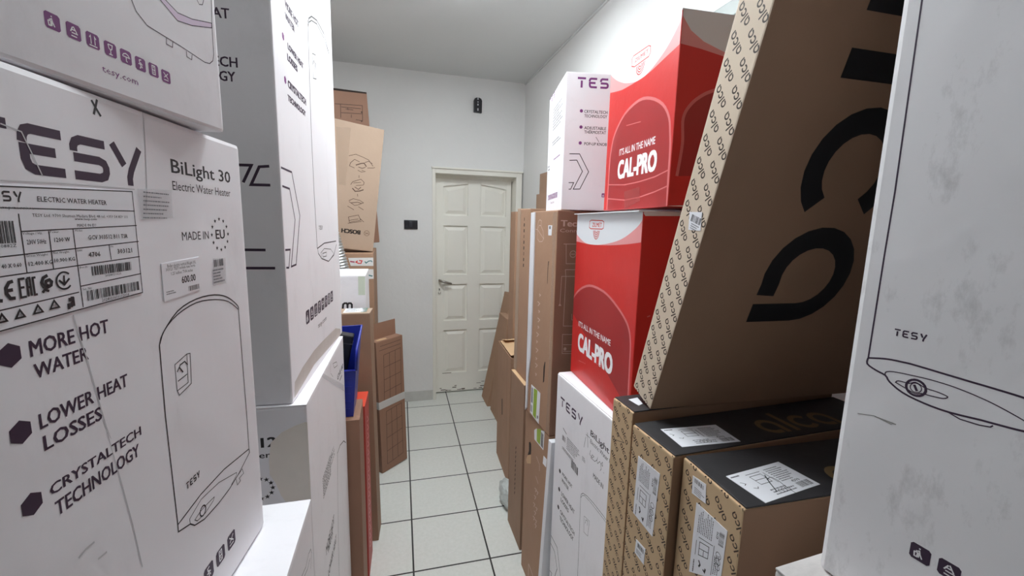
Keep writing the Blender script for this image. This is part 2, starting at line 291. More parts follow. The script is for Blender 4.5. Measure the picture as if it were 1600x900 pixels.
            ('k','torn_tape',[(0.4238,1.1044),(0.4482,1.1271),(0.4741,1.1392),(0.4963,1.1464),(0.5086,1.1414),(0.5069,1.0298),(0.5028,0.9682),(0.4992,0.9552),(0.447,0.9576),(0.4386,0.973),(0.4293,1.005),(0.4179,1.0282),(0.418,1.0626)],'ttape',[]),
        ],
        'a': [
            ('t','MORE HOT',[0.1407,0.6915,0.1357,0,0,0.0257],'k',0.02),
            ('t','WATER',[0.1649,0.6738,0.0813,0,0,0.0218],'k',0.02),
            ('t','LOWER HEAT',[0.1557,0.6096,0.1445,0,0,0.0224],'k',0.02),
            ('s',[(0.3232,0.464),(0.3331,0.5831),(0.3807,0.8557),(0.4391,0.8516),(0.5196,0.8248),(0.5686,0.7918)],0.003,'k',0),
            ('l',[0.1368,0.8611,0.1958,0,0,0.0617],'k',31,9),
            ('s',[(0.3195,1.1784),(0.3182,1.146),(0.3551,1.1214)],0.0012,'k',0),
            ('s',[(0.3645,1.1607),(0.4321,1.1441),(0.447,1.1271),(0.3837,1.1399)],0.002,'k',1),
            ('t','GVE 80',[0.4352,1.0787,0.1335,0,0,0.0161],'k',0.02),
            ('l',[0.4818,1.0574,0.0829,0,0,0.0103],'k',32,1),
            ('k','clear_tape',[(0.1602,1.2073),(0.5675,1.0136),(0.5621,0.9924),(0.18,1.1856)],'film',[]),
        ],
    },
    'D': {
        'a': [
            ('t','MORE HOT',[0.0975,0.8596,0.1047,0,0,0.0145],'p',0.075),
            ('t','WATER',[0.093,0.8347,0.0726,0,0,0.0134],'p',0.075),
            ('t','LOWER HEAT',[0.1005,0.7771,0.1303,0,0,0.0122],'p',0.075),
            ('t','LOSSES',[0.0933,0.7517,0.0815,0,0,0.0133],'p',0.075),
            ('t','CRYSTALTECH',[0.0868,0.6941,0.1559,0,0,0.0143],'p',0.075),
            ('t','TECHNOLOGY',[0.0815,0.6647,0.1509,0,0,0.012],'p',0.075),
            ('h',(0.07,0.7894),0.0085,'v'),
            ('h',(0.0691,0.7023),0.0085,'v'),
            ('h',(0.0735,0.8755),0.0085,'v'),
            ('s',[(0.2952,0.3281),(0.2867,0.4819),(0.2847,0.648),(0.2984,0.8984),(0.3014,0.9146),(0.3133,0.9291),(0.3453,0.9477),(0.4102,0.9651),(0.5035,0.9672),(0.5761,0.9324)],0.0042,'k',0),
            ('s',[(0.2993,0.903),(0.3114,0.9188),(0.3433,0.9367),(0.4083,0.955),(0.5009,0.9536),(0.5683,0.9349)],0.0032,'k',0),
            ('s',[(0.2952,0.3281),(0.3883,0.3385),(0.5741,0.3368)],0.0032,'k',0),
            ('s',[(0.3003,0.3278),(0.3055,0.3137),(0.3455,0.2959),(0.439,0.2794),(0.5278,0.2928),(0.5797,0.3256)],0.0032,'k',0),
            ('s',[(0.3463,0.3002),(0.3377,0.3132),(0.3852,0.3227),(0.4791,0.315),(0.5285,0.2963),(0.4733,0.2852)],0.0018,'k',0),
            ('g','TESY',[0.3258,0.3795,0.0474,0,0,0.0114],'k',0.2),
            ('s',[(0.3595,0.3098),(0.4131,0.3099),(0.4109,0.2983),(0.3633,0.2995)],0.0022,'k',1),
            ('s',[(0.3373,0.852),(0.3735,0.8603),(0.3721,0.797),(0.3353,0.788)],0.0022,'k',1),
            ('s',[(0.3357,0.8222),(0.3486,0.8379),(0.3688,0.8356),(0.3571,0.8179)],0.0022,'k',0),
            ('*',(0.5246,1.0513),0.026,0.005,'k'),
            ('s',[(0.0065,0.5128),(0.0823,0.5117),(0.1318,0.4167),(0.0803,0.3042),(0.0412,0.3032),(0.0902,0.4064),(0.0592,0.4736),(0.0083,0.4754)],0.0042,'p',0),
            ('s',[(0.0047,0.3425),(0.04,0.3411),(0.0235,0.3027),(0.0054,0.3046)],0.0042,'p',0),
            ('i',0,(0.1597,0.1632),0.035,'p'),
            ('i',1,(0.2035,0.1632),0.035,'p'),
            ('i',2,(0.2472,0.1632),0.035,'p'),
            ('i',3,(0.291,0.1632),0.035,'p'),
            ('i',4,(0.3348,0.1632),0.035,'p'),
            ('i',5,(0.3785,0.1632),0.035,'p'),
            ('i',6,(0.4223,0.1632),0.035,'p'),
            ('i',7,(0.4661,0.1632),0.035,'p'),
            ('t','tesy.com',[0.2655,0.1069,0.1077,0,0,0.0137],'k',0),
            ('p',[(0.0111,0.0084),(0.0215,0.0422),(0.0921,0.0536),(0.2108,0.06),(0.3318,0.0562),(0.5107,0.0465),(0.5932,0.0234),(0.5994,0.0008),(0.3615,0.0145),(0.2037,0.0226),(0.0764,0.0123)],'stain'),
        ],
        'n': [
            ('t','LOWER HEAT',[0.2843,0.7851,0.1416,0,0,0.0177],'p',0.02),
            ('t','CRYSTALTECH',[0.2822,0.6981,0.1522,0,0,0.0177],'p',0.02),
            ('t','TECHNOLOGY',[0.2838,0.6714,0.1451,0,0,0.0177],'p',0.02),
            ('s',[(0.4244,0.5131),(0.4469,0.5135),(0.43,0.479)],0.0055,'p',0),
            ('s',[(0.48,0.5135),(0.4613,0.5113),(0.4442,0.475),(0.4799,0.4756)],0.0055,'p',0),
            ('s',[(0.4214,0.3423),(0.4636,0.3423)],0.0055,'p',0),
            ('s',[(0.4191,0.3041),(0.4799,0.3042)],0.0055,'p',0),
        ],
    },
    'RED': {
        'a': [
            ('s',[(0.0819,0.7385),(0.1334,0.6989),(0.0752,0.7145)],0.006,'pnk',0),
            ('s',[(0.0802,0.7),(0.1314,0.6594),(0.0735,0.676)],0.006,'pnk',0),
            ('s',[(0.0785,0.6613),(0.1294,0.6198),(0.0718,0.6374)],0.006,'pnk',0),
            ('s',[(0.0768,0.6225),(0.1274,0.5799),(0.0701,0.5986)],0.006,'pnk',0),
            ('s',[(0.0751,0.5835),(0.1253,0.5399),(0.0684,0.5596)],0.006,'pnk',0),
            ('s',[(0.0734,0.5444),(0.1233,0.4998),(0.0666,0.5205)],0.006,'pnk',0),
            ('s',[(0.0717,0.5051),(0.1213,0.4594),(0.0649,0.4812)],0.006,'pnk',0),
            ('s',[(0.0699,0.4656),(0.1192,0.4189),(0.0632,0.4417)],0.006,'pnk',0),
            ('s',[(0.0682,0.4259),(0.1172,0.3783),(0.0614,0.402)],0.006,'pnk',0),
            ('s',[(0.0665,0.386),(0.1151,0.3374),(0.0596,0.3622)],0.006,'pnk',0),
            ('s',[(0.0647,0.346),(0.1131,0.2964),(0.0579,0.3222)],0.006,'pnk',0),
            ('s',[(0.0629,0.3058),(0.111,0.2552),(0.0561,0.282)],0.006,'pnk',0),
            ('s',[(0.0612,0.2654),(0.1089,0.2139),(0.0543,0.2416)],0.006,'pnk',0),
            ('s',[(0.0594,0.2249),(0.1068,0.1724),(0.0525,0.201)],0.006,'pnk',0),
            ('s',[(0.0576,0.1841),(0.1047,0.1307),(0.0507,0.1603)],0.006,'pnk',0),
            ('s',[(0.0558,0.1432),(0.1026,0.0888),(0.0489,0.1194)],0.006,'pnk',0),
        ],
    },
    'I': {
        't': [
            ('k','packing_slip',[(0.3289,0.025),(0.4312,0.0336),(0.4262,0.1409),(0.3228,0.1408)],'lab',[('l',[0.3342,0.043,0.0665,0,0,0.0848],'g',41,4)]),
            ('k','green_sticker',[(0.4059,0.0299),(0.4312,0.0336),(0.4262,0.1409),(0.4011,0.1412)],'green',[]),
        ],
    },
    'BO': {
        'n': [
            ('s',[(0.1072,0.5633),(0.1462,0.581),(0.1919,0.5712),(0.223,0.562),(0.2528,0.5288)],0.0032,'dbr',0),
            ('s',[(0.1179,0.5215),(0.1414,0.5493),(0.172,0.54)],0.0032,'dbr',0),
            ('s',[(0.1212,0.526),(0.1156,0.5057),(0.1458,0.4981)],0.0032,'dbr',0),
            ('s',[(0.202,0.5422),(0.2237,0.5543),(0.2476,0.5435)],0.0032,'dbr',0),
            ('s',[(0.1516,0.5166),(0.1802,0.532),(0.1986,0.5376),(0.2135,0.5191)],0.006,'dbr',0),
            ('s',[(0.1673,0.5081),(0.1901,0.5048),(0.2082,0.5142)],0.004,'dbr',0),
            ('s',[(0.1652,0.4883),(0.1884,0.4811),(0.2104,0.4892),(0.1874,0.4926)],0.0032,'dbr',0),
            ('s',[(0.2198,0.5125),(0.2537,0.5191),(0.2648,0.5241)],0.0032,'dbr',0),
            ('s',[(0.1752,0.4591),(0.1765,0.4438)],0.003,'dbr',0),
            ('s',[(0.1321,0.3949),(0.1417,0.4141),(0.1883,0.4381),(0.2086,0.4222),(0.2062,0.4061),(0.162,0.3943)],0.0032,'dbr',0),
            ('s',[(0.146,0.4071),(0.19,0.4189)],0.0032,'dbr',0),
            ('s',[(0.1431,0.3754),(0.1612,0.359),(0.187,0.3654),(0.2088,0.377)],0.006,'dbr',0),
            ('s',[(0.1553,0.3853),(0.1788,0.3738),(0.1925,0.3899)],0.004,'dbr',0),
            ('s',[(0.1755,0.3457),(0.1787,0.3305)],0.003,'dbr',0),
            ('s',[(0.1291,0.297),(0.1539,0.3127),(0.1919,0.309),(0.2157,0.297),(0.1867,0.2805),(0.1647,0.2731),(0.1315,0.2915)],0.0032,'dbr',0),
            ('s',[(0.1413,0.2852),(0.1817,0.2955),(0.2048,0.2913)],0.004,'dbr',0),
            ('s',[(0.1245,0.263),(0.1515,0.2514),(0.1633,0.2453)],0.0032,'dbr',0),
            ('s',[(0.1877,0.2688),(0.2195,0.2538)],0.0032,'dbr',0),
            ('s',[(0.1355,0.1978),(0.1921,0.2179),(0.208,0.1882),(0.1437,0.1654),(0.1355,0.1978)],0.0032,'dbr',0),
            ('s',[(0.1409,0.1769),(0.1941,0.1943)],0.0032,'dbr',0),
            ('s',[(0.135,0.1582),(0.2143,0.1811)],0.0032,'dbr',0),
            ('s',[(0.2013,0.1993),(0.2279,0.179)],0.0032,'dbr',0),
            ('t','BOSCH',[0.2136,0.1228,-0.1128,0,0,-0.0238],'dk',0.06),
            ('o',(0.2513,0.1115),0.016,0.0028,'br'),
            ('s',[(0.2392,0.116),(0.2633,0.1069)],0.003,'br',0),
            ('s',[(0.2422,0.1043),(0.2605,0.1167)],0.003,'br',0),
            ('k','tape_strip',[(0.0229,0.7158),(0.1045,0.7277),(0.1036,0.384),(0.067,0.3852)],'ctape',[]),
        ],
    },
    'DB': {
        'n': [
            ('s',[(0.1806,0.9292),(0.3611,0.9367),(0.3539,0.8364),(0.309,0.8407)],0.004,'dbr',0),
            ('s',[(0.2175,0.9332),(0.2107,0.8439)],0.004,'dbr',0),
            ('s',[(0.2197,0.9134),(0.3504,0.9149)],0.004,'dbr',0),
            ('s',[(0.216,0.8768),(0.356,0.8824)],0.004,'dbr',0),
            ('s',[(0.2611,0.9138),(0.2637,0.8978)],0.004,'dbr',0),
            ('s',[(0.2821,0.8711),(0.2801,0.8504)],0.004,'dbr',0),
            ('s',[(0.2477,0.9042),(0.2977,0.9013)],0.004,'dbr',0),
            ('s',[(0.3483,0.892),(0.357,0.8928)],0.012,'dbr',0),
            ('s',[(0.3429,0.8346),(0.3516,0.8345)],0.012,'dbr',0),
            ('p',[(0.1707,1.0286),(0.4008,1.027),(0.4011,1.0163),(0.169,1.0127)],'dk'),
        ],
    },
    'MB': {
        'n': [
            ('s',[(0.3393,1.1578),(0.3422,1.1821),(0.3492,1.1874),(0.3582,1.1872),(0.3618,1.1806),(0.3617,1.1572)],0.009,'k',0),
            ('s',[(0.3617,1.1572),(0.363,1.1805),(0.3686,1.1869),(0.3776,1.1866),(0.3828,1.18),(0.3821,1.1565)],0.009,'k',0),
            ('k','green_tape',[(0.416,1.321),(0.4491,1.3206),(0.4467,1.2267),(0.4149,1.2274)],'gtape',[]),
        ],
    },
    'J': {
        'n': [
            ('s',[(0.0542,0.7769),(0.1913,0.789)],0.003,'dbr',0),
            ('s',[(0.0513,0.6969),(0.189,0.7086)],0.003,'dbr',0),
            ('s',[(0.0483,0.6169),(0.1867,0.6283)],0.003,'dbr',0),
            ('s',[(0.0454,0.5369),(0.1844,0.5479)],0.003,'dbr',0),
            ('s',[(0.0424,0.4569),(0.1821,0.4675)],0.003,'dbr',0),
            ('s',[(0.0542,0.7769),(0.0424,0.4569)],0.003,'dbr',0),
            ('s',[(0.0999,0.781),(0.089,0.4605)],0.003,'dbr',0),
            ('s',[(0.1456,0.785),(0.1355,0.464)],0.003,'dbr',0),
            ('s',[(0.1913,0.789),(0.1821,0.4675)],0.003,'dbr',0),
            ('s',[(0.0535,0.4045),(0.1794,0.4151)],0.003,'dbr',0),
            ('s',[(0.0508,0.3149),(0.1787,0.3263)],0.003,'dbr',0),
            ('s',[(0.0481,0.2253),(0.178,0.2375)],0.003,'dbr',0),
            ('s',[(0.0455,0.1357),(0.1773,0.1486)],0.003,'dbr',0),
            ('s',[(0.0428,0.0461),(0.1766,0.0598)],0.003,'dbr',0),
            ('s',[(0.0535,0.4045),(0.0428,0.0461)],0.003,'dbr',0),
            ('s',[(0.0954,0.408),(0.0874,0.0507)],0.003,'dbr',0),
            ('s',[(0.1374,0.4116),(0.132,0.0552)],0.003,'dbr',0),
            ('s',[(0.1794,0.4151),(0.1766,0.0598)],0.003,'dbr',0),
            ('s',[(0.0306,0.8382),(0.1941,0.8417)],0.003,'dbr',0),
            ('s',[(0.0223,0.8122),(0.1927,0.816)],0.003,'dbr',0),
        ],
    },
    'TC': {
        'n': [
            ('k','printed_tape',[(0.2744,1.3688),(0.4225,1.3711),(0.4229,1.3193),(0.2876,1.3197)],'wtape',[('s',[(0.2847,1.3472),(0.3104,1.3433)],0.008,'dpk',0),('s',[(0.3292,1.3512),(0.3178,1.3433),(0.3325,1.3354),(0.3473,1.3354),(0.3534,1.3512),(0.3367,1.3531)],0.006,'red',0),('s',[(0.3701,1.3472),(0.3773,1.3373),(0.3926,1.3492),(0.4077,1.3512),(0.4132,1.3432)],0.006,'teal',0)]),
            ('k','printed_tape',[(0.3017,1.2971),(0.4224,1.2993),(0.4226,1.239),(0.3672,1.2368),(0.3603,1.2577),(0.2747,1.2585)],'wtape',[('s',[(0.3715,1.2576),(0.3905,1.2614),(0.4131,1.2552)],0.008,'teal',0)]),
        ],
    },
    'K': {
        'a': [
            ('g','TESY',[0.0365,0.9681,0.172,0,0,0.0329],'p',0.2),
            ('t','BiLight 80',[0.2649,0.97,0.162,0,0,0.0178],'k',0.012),
            ('t','Electric Water Heater',[0.2665,0.946,0.1628,0,0,0.0131],'k',0),
            ('t','MADE IN',[0.2949,0.8506,0.0607,0,0,0.0141],'k',0.01),
            ('t','MORE HOT',[0.0774,0.7241,0.0818,0,0,0.0121],'k',0.02),
            ('t','WATER',[0.0749,0.6996,0.059,0,0,0.0129],'k',0.02),
            ('t','LOWER HEAT',[0.0778,0.6475,0.107,0,0,0.0147],'k',0.02),
            ('t','LOSSES',[0.0754,0.6225,0.0662,0,0,0.014],'k',0.02),
            ('t','CRYSTALTECH',[0.0739,0.5751,0.1193,0,0,0.0141],'k',0.02),
            ('t','TECHNOLOGY',[0.0728,0.5489,0.1141,0,0,0.0158],'k',0.02),
            ('h',(0.0568,0.7269),0.0085,'k'),
            ('h',(0.0577,0.6565),0.0085,'k'),
            ('h',(0.0572,0.5858),0.0085,'k'),
            ('s',[(0.2533,0.2124),(0.2308,0.4586),(0.2291,0.5614),(0.2237,0.7348),(0.2262,0.749),(0.2381,0.7603),(0.2667,0.7687),(0.3081,0.7731),(0.3684,0.7745),(0.409,0.7691)],0.0016,'k',0),
            ('s',[(0.2256,0.7361),(0.2324,0.7482),(0.2483,0.7588),(0.2909,0.7636),(0.3694,0.7662),(0.4059,0.7624)],0.0012,'k',0),
            ('s',[(0.2536,0.6923),(0.2886,0.6998),(0.2833,0.6448),(0.2565,0.6389)],0.001,'k',1),
            ('s',[(0.2627,0.6733),(0.2659,0.688),(0.2781,0.692),(0.2769,0.6766)],0.0012,'k',0),
            ('s',[(0.0033,0.4294),(0.0631,0.4267),(0.1007,0.3426),(0.1109,0.2821)],0.0026,'k',0),
            ('s',[(0.0023,0.3967),(0.0422,0.392),(0.0702,0.3449),(0.0521,0.2962)],0.0026,'k',0),
            ('s',[(0.0038,0.2808),(0.0249,0.2871),(0.0177,0.2592)],0.0022,'k',0),
            ('s',[(0.0679,0.8967),(0.0978,0.888)],0.003,'k',0),
            ('l',[0.1032,0.8374,0.0964,0,0,0.0458],'g',51,7),
            ('l',[0.0687,0.8186,0.111,0,0,0.0114],'k',52,2),
            ('b',[0.0652,0.8522,0.0258,0,0,0.0183],'k',12,8),
            ('b',[0.1439,0.7934,0.0547,0,0,0.0267],'k',15,14),
            ('l',[0.2198,0.8628,0.0249,0,0,0.016],'g',53,3),
            ('s',[(0.2284,0.9115),(0.2359,0.9496)],0.0016,'pen',0),
            ('s',[(0.2532,0.9235),(0.2454,0.9685)],0.0016,'pen',0),
            ('s',[(0.2367,0.9585),(0.2633,0.9595)],0.0016,'pen',0),
            ('s',[(0.2709,0.9247),(0.2672,0.9087),(0.284,0.9066),(0.2937,0.9167),(0.2829,0.9162),(0.2754,0.9017),(0.3005,0.9046),(0.3116,0.9155),(0.3169,0.9298),(0.3118,0.9134),(0.3177,0.9078),(0.3282,0.9207),(0.3353,0.9181),(0.3457,0.9153),(0.3442,0.9277),(0.3356,0.916),(0.3388,0.9024),(0.3337,0.8949)],0.0014,'pen',0),
            ('s',[(0.3531,0.9013),(0.3549,0.8997)],0.0018,'pen',0),
        ],
    },
    'S': {
        'n': [
            ('g','TESY',[0.0393,0.4142,0.1477,0,0,0.034],'v',0.2),
            ('t','CRYSTALTECH',[0.0671,0.3323,0.0825,0,0,0.0098],'k',0.012),
            ('t','TECHNOLOGY',[0.0679,0.3179,0.0812,0,0,0.0098],'k',0.012),
            ('t','ADJUSTABLE',[0.0699,0.2783,0.078,0,0,0.0099],'k',0.012),
            ('t','THERMOSTAT',[0.0706,0.2643,0.0774,0,0,0.01],'k',0.012),
            ('t','POP-UP KNOB',[0.0726,0.225,0.0806,0,0,0.01],'k',0.012),
            ('h',(0.057,0.3384),0.0062,'v'),
            ('h',(0.0582,0.2851),0.0062,'v'),
            ('h',(0.0581,0.2318),0.0062,'v'),
            ('s',[(0.0216,0.1941),(0.0577,0.1948),(0.093,0.1349),(0.0644,0.0748),(0.0407,0.0734),(0.0707,0.1355),(0.0488,0.1735),(0.0226,0.1719)],0.0026,'k',0),
            ('s',[(0.0232,0.0956),(0.0411,0.0962),(0.0314,0.0731),(0.0242,0.0729)],0.0026,'k',0),
            ('i',0,(0.1517,0.0553),0.014,'v'),
            ('s',[(0.113,0.2541),(0.1246,0.2378)],0.002,'g',0),
        ],
        'a': [
            ('g','TESY',[-0.0027,0.4419,0.1672,0,0,0.021],'v',0.2),
            ('l',[0.0989,0.3134,0.194,0,0,0.088],'g',61,8),
            ('l',[0.1026,0.2552,0.1755,0,0,0.02],'g',62,2),
            ('s',[(0.1503,0.1756),(0.1369,0.2381)],0.0026,'g',0),
            ('l',[0.1461,0.1951,0.1544,0,0,0.0101],'v',63,1),
            ('l',[0.0231,0.1676,0.0481,0,0,0.0252],'g',64,2),
            ('i',0,(0.0618,0.0582),0.02,'v'),
            ('i',1,(0.0868,0.0583),0.02,'v'),
            ('i',2,(0.1118,0.0584),0.02,'v'),
            ('i',3,(0.1368,0.0585),0.02,'v'),
            ('i',4,(0.1618,0.0586),0.02,'v'),
            ('i',5,(0.1868,0.0588),0.02,'v'),
            ('i',6,(0.2118,0.0589),0.02,'v'),
            ('i',7,(0.2368,0.059),0.02,'v'),
            ('t','tesy.com',[0.1149,0.0313,0.0702,0,0,0.008],'v',0),
        ],
    },
    'R': {
        'n': [
            ('t','Techno',[0.0134,0.798,0.1269,0,0,0.021],'wp',0.03),
            ('t','Connection',[0.0116,0.7769,0.144,0,0,0.0121],'wp',0),
            ('s',[(0.0281,0.7346),(0.0914,0.7351),(0.0953,0.6634),(0.0416,0.6637),(0.0382,0.7347)],0.002,'wp',0),
            ('o',(0.0674,0.6984),0.012,0.002,'wp'),
            ('s',[(0.0588,0.6984),(0.076,0.6984)],0.002,'wp',0),
            ('s',[(0.0393,0.642),(0.0965,0.6413)],0.002,'wp',0),
            ('s',[(0.0393,0.642),(0.0421,0.6185)],0.002,'wp',0),
            ('s',[(0.092,0.6164),(0.0257,0.6174),(0.0232,0.5147)],0.002,'wp',0),
            ('s',[(0.0426,0.6194),(0.0407,0.4319),(0.102,0.4285)],0.002,'wp',0),
            ('s',[(0.0733,0.4762),(0.0745,0.4532),(0.0957,0.4512)],0.002,'wp',0),
            ('s',[(0.0393,0.3997),(0.0935,0.3963),(0.0974,0.3216),(0.0407,0.326)],0.002,'wp',1),
            ('s',[(0.0441,0.3599),(0.0956,0.3563)],0.002,'wp',0),
            ('s',[(0.0453,0.3341),(0.097,0.3302)],0.002,'wp',0),
            ('o',(0.0519,0.343),0.003,0.006,'wp'),
            ('s',[(0.0232,0.5147),(0.02,0.5103),(0.0268,0.5101)],0.003,'wp',1),
        ],
        'a': [
            ('s',[(0.0667,0.7839),(0.0621,0.7955),(0.0752,0.8172),(0.0863,0.8205),(0.1022,0.8156),(0.0985,0.7992)],0.0022,'wp',0),
            ('s',[(0.0633,0.7822),(0.0795,0.7991),(0.0987,0.7976),(0.1218,0.7768),(0.1301,0.7495),(0.1169,0.7375),(0.0869,0.7354),(0.0683,0.7454),(0.0633,0.7822)],0.0022,'wp',0),
            ('s',[(0.0378,0.7834),(0.0651,0.7822),(0.1303,0.7478)],0.0022,'wp',0),
            ('k','small_sticker',[(0.1701,0.8),(0.2048,0.8003),(0.2015,0.7631),(0.1735,0.7628)],'lab',[('p',[(0.1774,0.7969),(0.1929,0.7971),(0.1939,0.7862),(0.1784,0.7859)],'g')]),
            ('k','foam_edge_strip',[(-0.021,0.8477),(0.0387,0.8505),(0.0436,0.5975),(0.0432,0.4378),(0.038,0.2443),(0.0195,0.1531),(0.0156,0.0154),(-0.0267,-0.0031),(-0.0254,0.2242),(-0.0234,0.4796)],'wht',[]),
            ('k','clear_tape',[(0.2101,0.8477),(0.2452,0.8479),(0.2368,0.6443),(0.2496,0.2364),(0.249,0.019),(0.2184,0.017),(0.2236,0.227),(0.2172,0.6422)],'ctape',[]),
            ('p',[(0.1886,0.6679),(0.1826,0.6482),(0.1818,0.5965),(0.1809,0.5801),(0.1782,0.583),(0.1776,0.6412),(0.1809,0.6657)],'dk'),
            ('p',[(0.183,0.277),(0.189,0.2765),(0.1844,0.1966),(0.1732,0.1874),(0.1734,0.2518)],'dk'),
            ('s',[(0.1052,0.5303),(0.1179,0.5275),(0.1082,0.5211)],0.004,'wp',0),
            ('s',[(0.0905,0.4974),(0.1136,0.4929),(0.0958,0.4807)],0.004,'wp',0),
            ('s',[(0.1024,0.4638),(0.1151,0.4615),(0.1053,0.4546)],0.004,'wp',0),
            ('s',[(0.0963,0.4319),(0.1194,0.4281),(0.1016,0.4152)],0.004,'wp',0),
            ('s',[(0.1005,0.3991),(0.1133,0.3972),(0.1034,0.3898)],0.004,'wp',0),
            ('s',[(0.0888,0.3702),(0.1122,0.3671),(0.0942,0.3534)],0.004,'wp',0),
            ('s',[(0.0905,0.3363),(0.1036,0.3348),(0.0935,0.327)],0.004,'wp',0),
            ('s',[(0.0881,0.3041),(0.1116,0.3019),(0.0935,0.2874)],0.004,'wp',0),
            ('s',[(0.0902,0.2649),(0.1034,0.264),(0.0932,0.2556)],0.004,'wp',0),
            ('s',[(0.0871,0.2398),(0.1108,0.2384),(0.0925,0.223)],0.004,'wp',0),
            ('s',[(0.092,0.1986),(0.1053,0.1981),(0.0951,0.1893)],0.004,'wp',0),
            ('k','energy_label',[(0.0547,0.1363),(0.1527,0.1359),(0.1465,0.0026),(0.0506,0.0104)],'lab',[('p',[(0.0842,0.1308),(0.1223,0.136),(0.1162,0.0091),(0.0823,0.0119)],'lime'),('b',[0.0597,0.0603,0.0198,0,0,0.0656],'k',71,3),('b',[0.0559,0.0186,0.0163,0,0,0.0298],'k',72,3),('p',[(0.1248,0.0298),(0.1383,0.0332),(0.1393,0.0226),(0.126,0.0165)],'g')]),
        ],
    },
    'M': {
        'a': [
            ('k','energy_label',[(0.1201,0.74),(0.1425,0.7583),(0.2369,0.7928),(0.231,0.7097),(0.1255,0.701)],'lab',[('p',[(0.1516,0.7614),(0.1998,0.7852),(0.1937,0.7115),(0.1537,0.7086)],'lime'),('b',[0.201,0.714,0.0295,0,0,0.0597],'k',73,3)]),
            ('k','small_sticker',[(0.2366,0.6896),(0.2718,0.6933),(0.2664,0.6572),(0.2309,0.6532)],'lab',[]),
            ('p',[(0.0566,0.65),(0.0728,0.6631),(0.0862,0.6583),(0.089,0.6301),(0.0865,0.6108),(0.045,0.5845),(0.06,0.6141)],'dk'),
            ('k','handle_flap',[(0.0452,0.583),(0.0907,0.6117),(0.0905,0.5697),(0.04,0.5417),(0.0271,0.5527)],'tan',[]),
            ('s',[(0.1477,0.4927),(0.1686,0.4973),(0.1562,0.4788)],0.004,'wp',0),
            ('s',[(0.1689,0.4936),(0.1894,0.4982),(0.1773,0.4799)],0.004,'wp',0),
            ('s',[(0.144,0.4563),(0.1651,0.4614),(0.1526,0.4425)],0.004,'wp',0),
            ('s',[(0.1369,0.4173),(0.1581,0.4228),(0.1455,0.4035)],0.004,'wp',0),
            ('s',[(0.1659,0.4165),(0.1865,0.4219),(0.1744,0.4029)],0.004,'wp',0),
            ('s',[(0.1508,0.3874),(0.1718,0.3933),(0.1593,0.3738)],0.004,'wp',0),
            ('s',[(0.1392,0.3552),(0.1605,0.3615),(0.1479,0.3416)],0.004,'wp',0),
            ('s',[(0.1645,0.3578),(0.1853,0.364),(0.173,0.3444)],0.004,'wp',0),
            ('s',[(0.1631,0.3356),(0.1839,0.3421),(0.1716,0.3222)],0.004,'wp',0),
            ('s',[(0.1541,0.6401),(0.1946,0.6264)],0.004,'wp',0),
            ('s',[(0.1946,0.6264),(0.1973,0.5997)],0.004,'wp',0),
            ('s',[(0.1549,0.5507),(0.1881,0.5368)],0.004,'wp',0),
            ('s',[(0.1065,0.0344),(0.1049,0.0932),(0.1327,0.0917),(0.164,0.0858)],0.005,'wp',0),
        ],
    },
    'N': {
        'a': [
            ('s',[(0.1245,0.4963),(0.1147,0.4788)],0.009,'dbr',0),
            ('s',[(0.1244,0.4721),(0.1145,0.4545)],0.009,'dbr',0),
            ('s',[(0.1242,0.4479),(0.1143,0.4301)],0.009,'dbr',0),
            ('s',[(0.124,0.4235),(0.1141,0.4056)],0.009,'dbr',0),
            ('s',[(0.1239,0.3991),(0.1139,0.381)],0.009,'dbr',0),
            ('s',[(0.1237,0.3746),(0.1138,0.3563)],0.009,'dbr',0),
            ('s',[(0.1236,0.35),(0.1136,0.3315)],0.009,'dbr',0),
            ('s',[(0.1234,0.3253),(0.1134,0.3067)],0.009,'dbr',0),
            ('s',[(0.1232,0.3005),(0.1132,0.2817)],0.009,'dbr',0),
            ('s',[(0.1231,0.2757),(0.113,0.2567)],0.009,'dbr',0),
            ('s',[(0.1229,0.2507),(0.1129,0.2316)],0.009,'dbr',0),
        ],
    },
    'Q2': {
        'a': [
            ('s',[(0.0615,0.7708),(0.06,0.756)],0.007,'dk',0),
            ('s',[(0.0623,0.7442),(0.0607,0.7293)],0.013,'dk',0),
            ('s',[(0.0631,0.7174),(0.0615,0.7025)],0.013,'dk',0),
            ('s',[(0.0639,0.6906),(0.0623,0.6756)],0.007,'dk',0),
            ('s',[(0.0646,0.6637),(0.0631,0.6486)],0.013,'dk',0),
            ('s',[(0.0654,0.6367),(0.0638,0.6215)],0.013,'dk',0),
            ('s',[(0.0662,0.6096),(0.0646,0.5944)],0.007,'dk',0),
            ('s',[(0.067,0.5824),(0.0654,0.5671)],0.013,'dk',0),
            ('s',[(0.0678,0.5552),(0.0662,0.5398)],0.013,'dk',0),
        ],
    },
    'S1': {
        'a': [
            ('p',[(0.1455,0.4565),(0.1648,0.4735),(0.1765,0.3638),(0.1563,0.3545)],'dk'),
            ('s',[(0.2804,0.7794),(0.3096,0.2469)],0.004,'br',0),
            ('s',[(0.5208,0.485),(0.5264,0.3628)],0.004,'dk',0),
        ],
    },
    'U': {
        'a': [
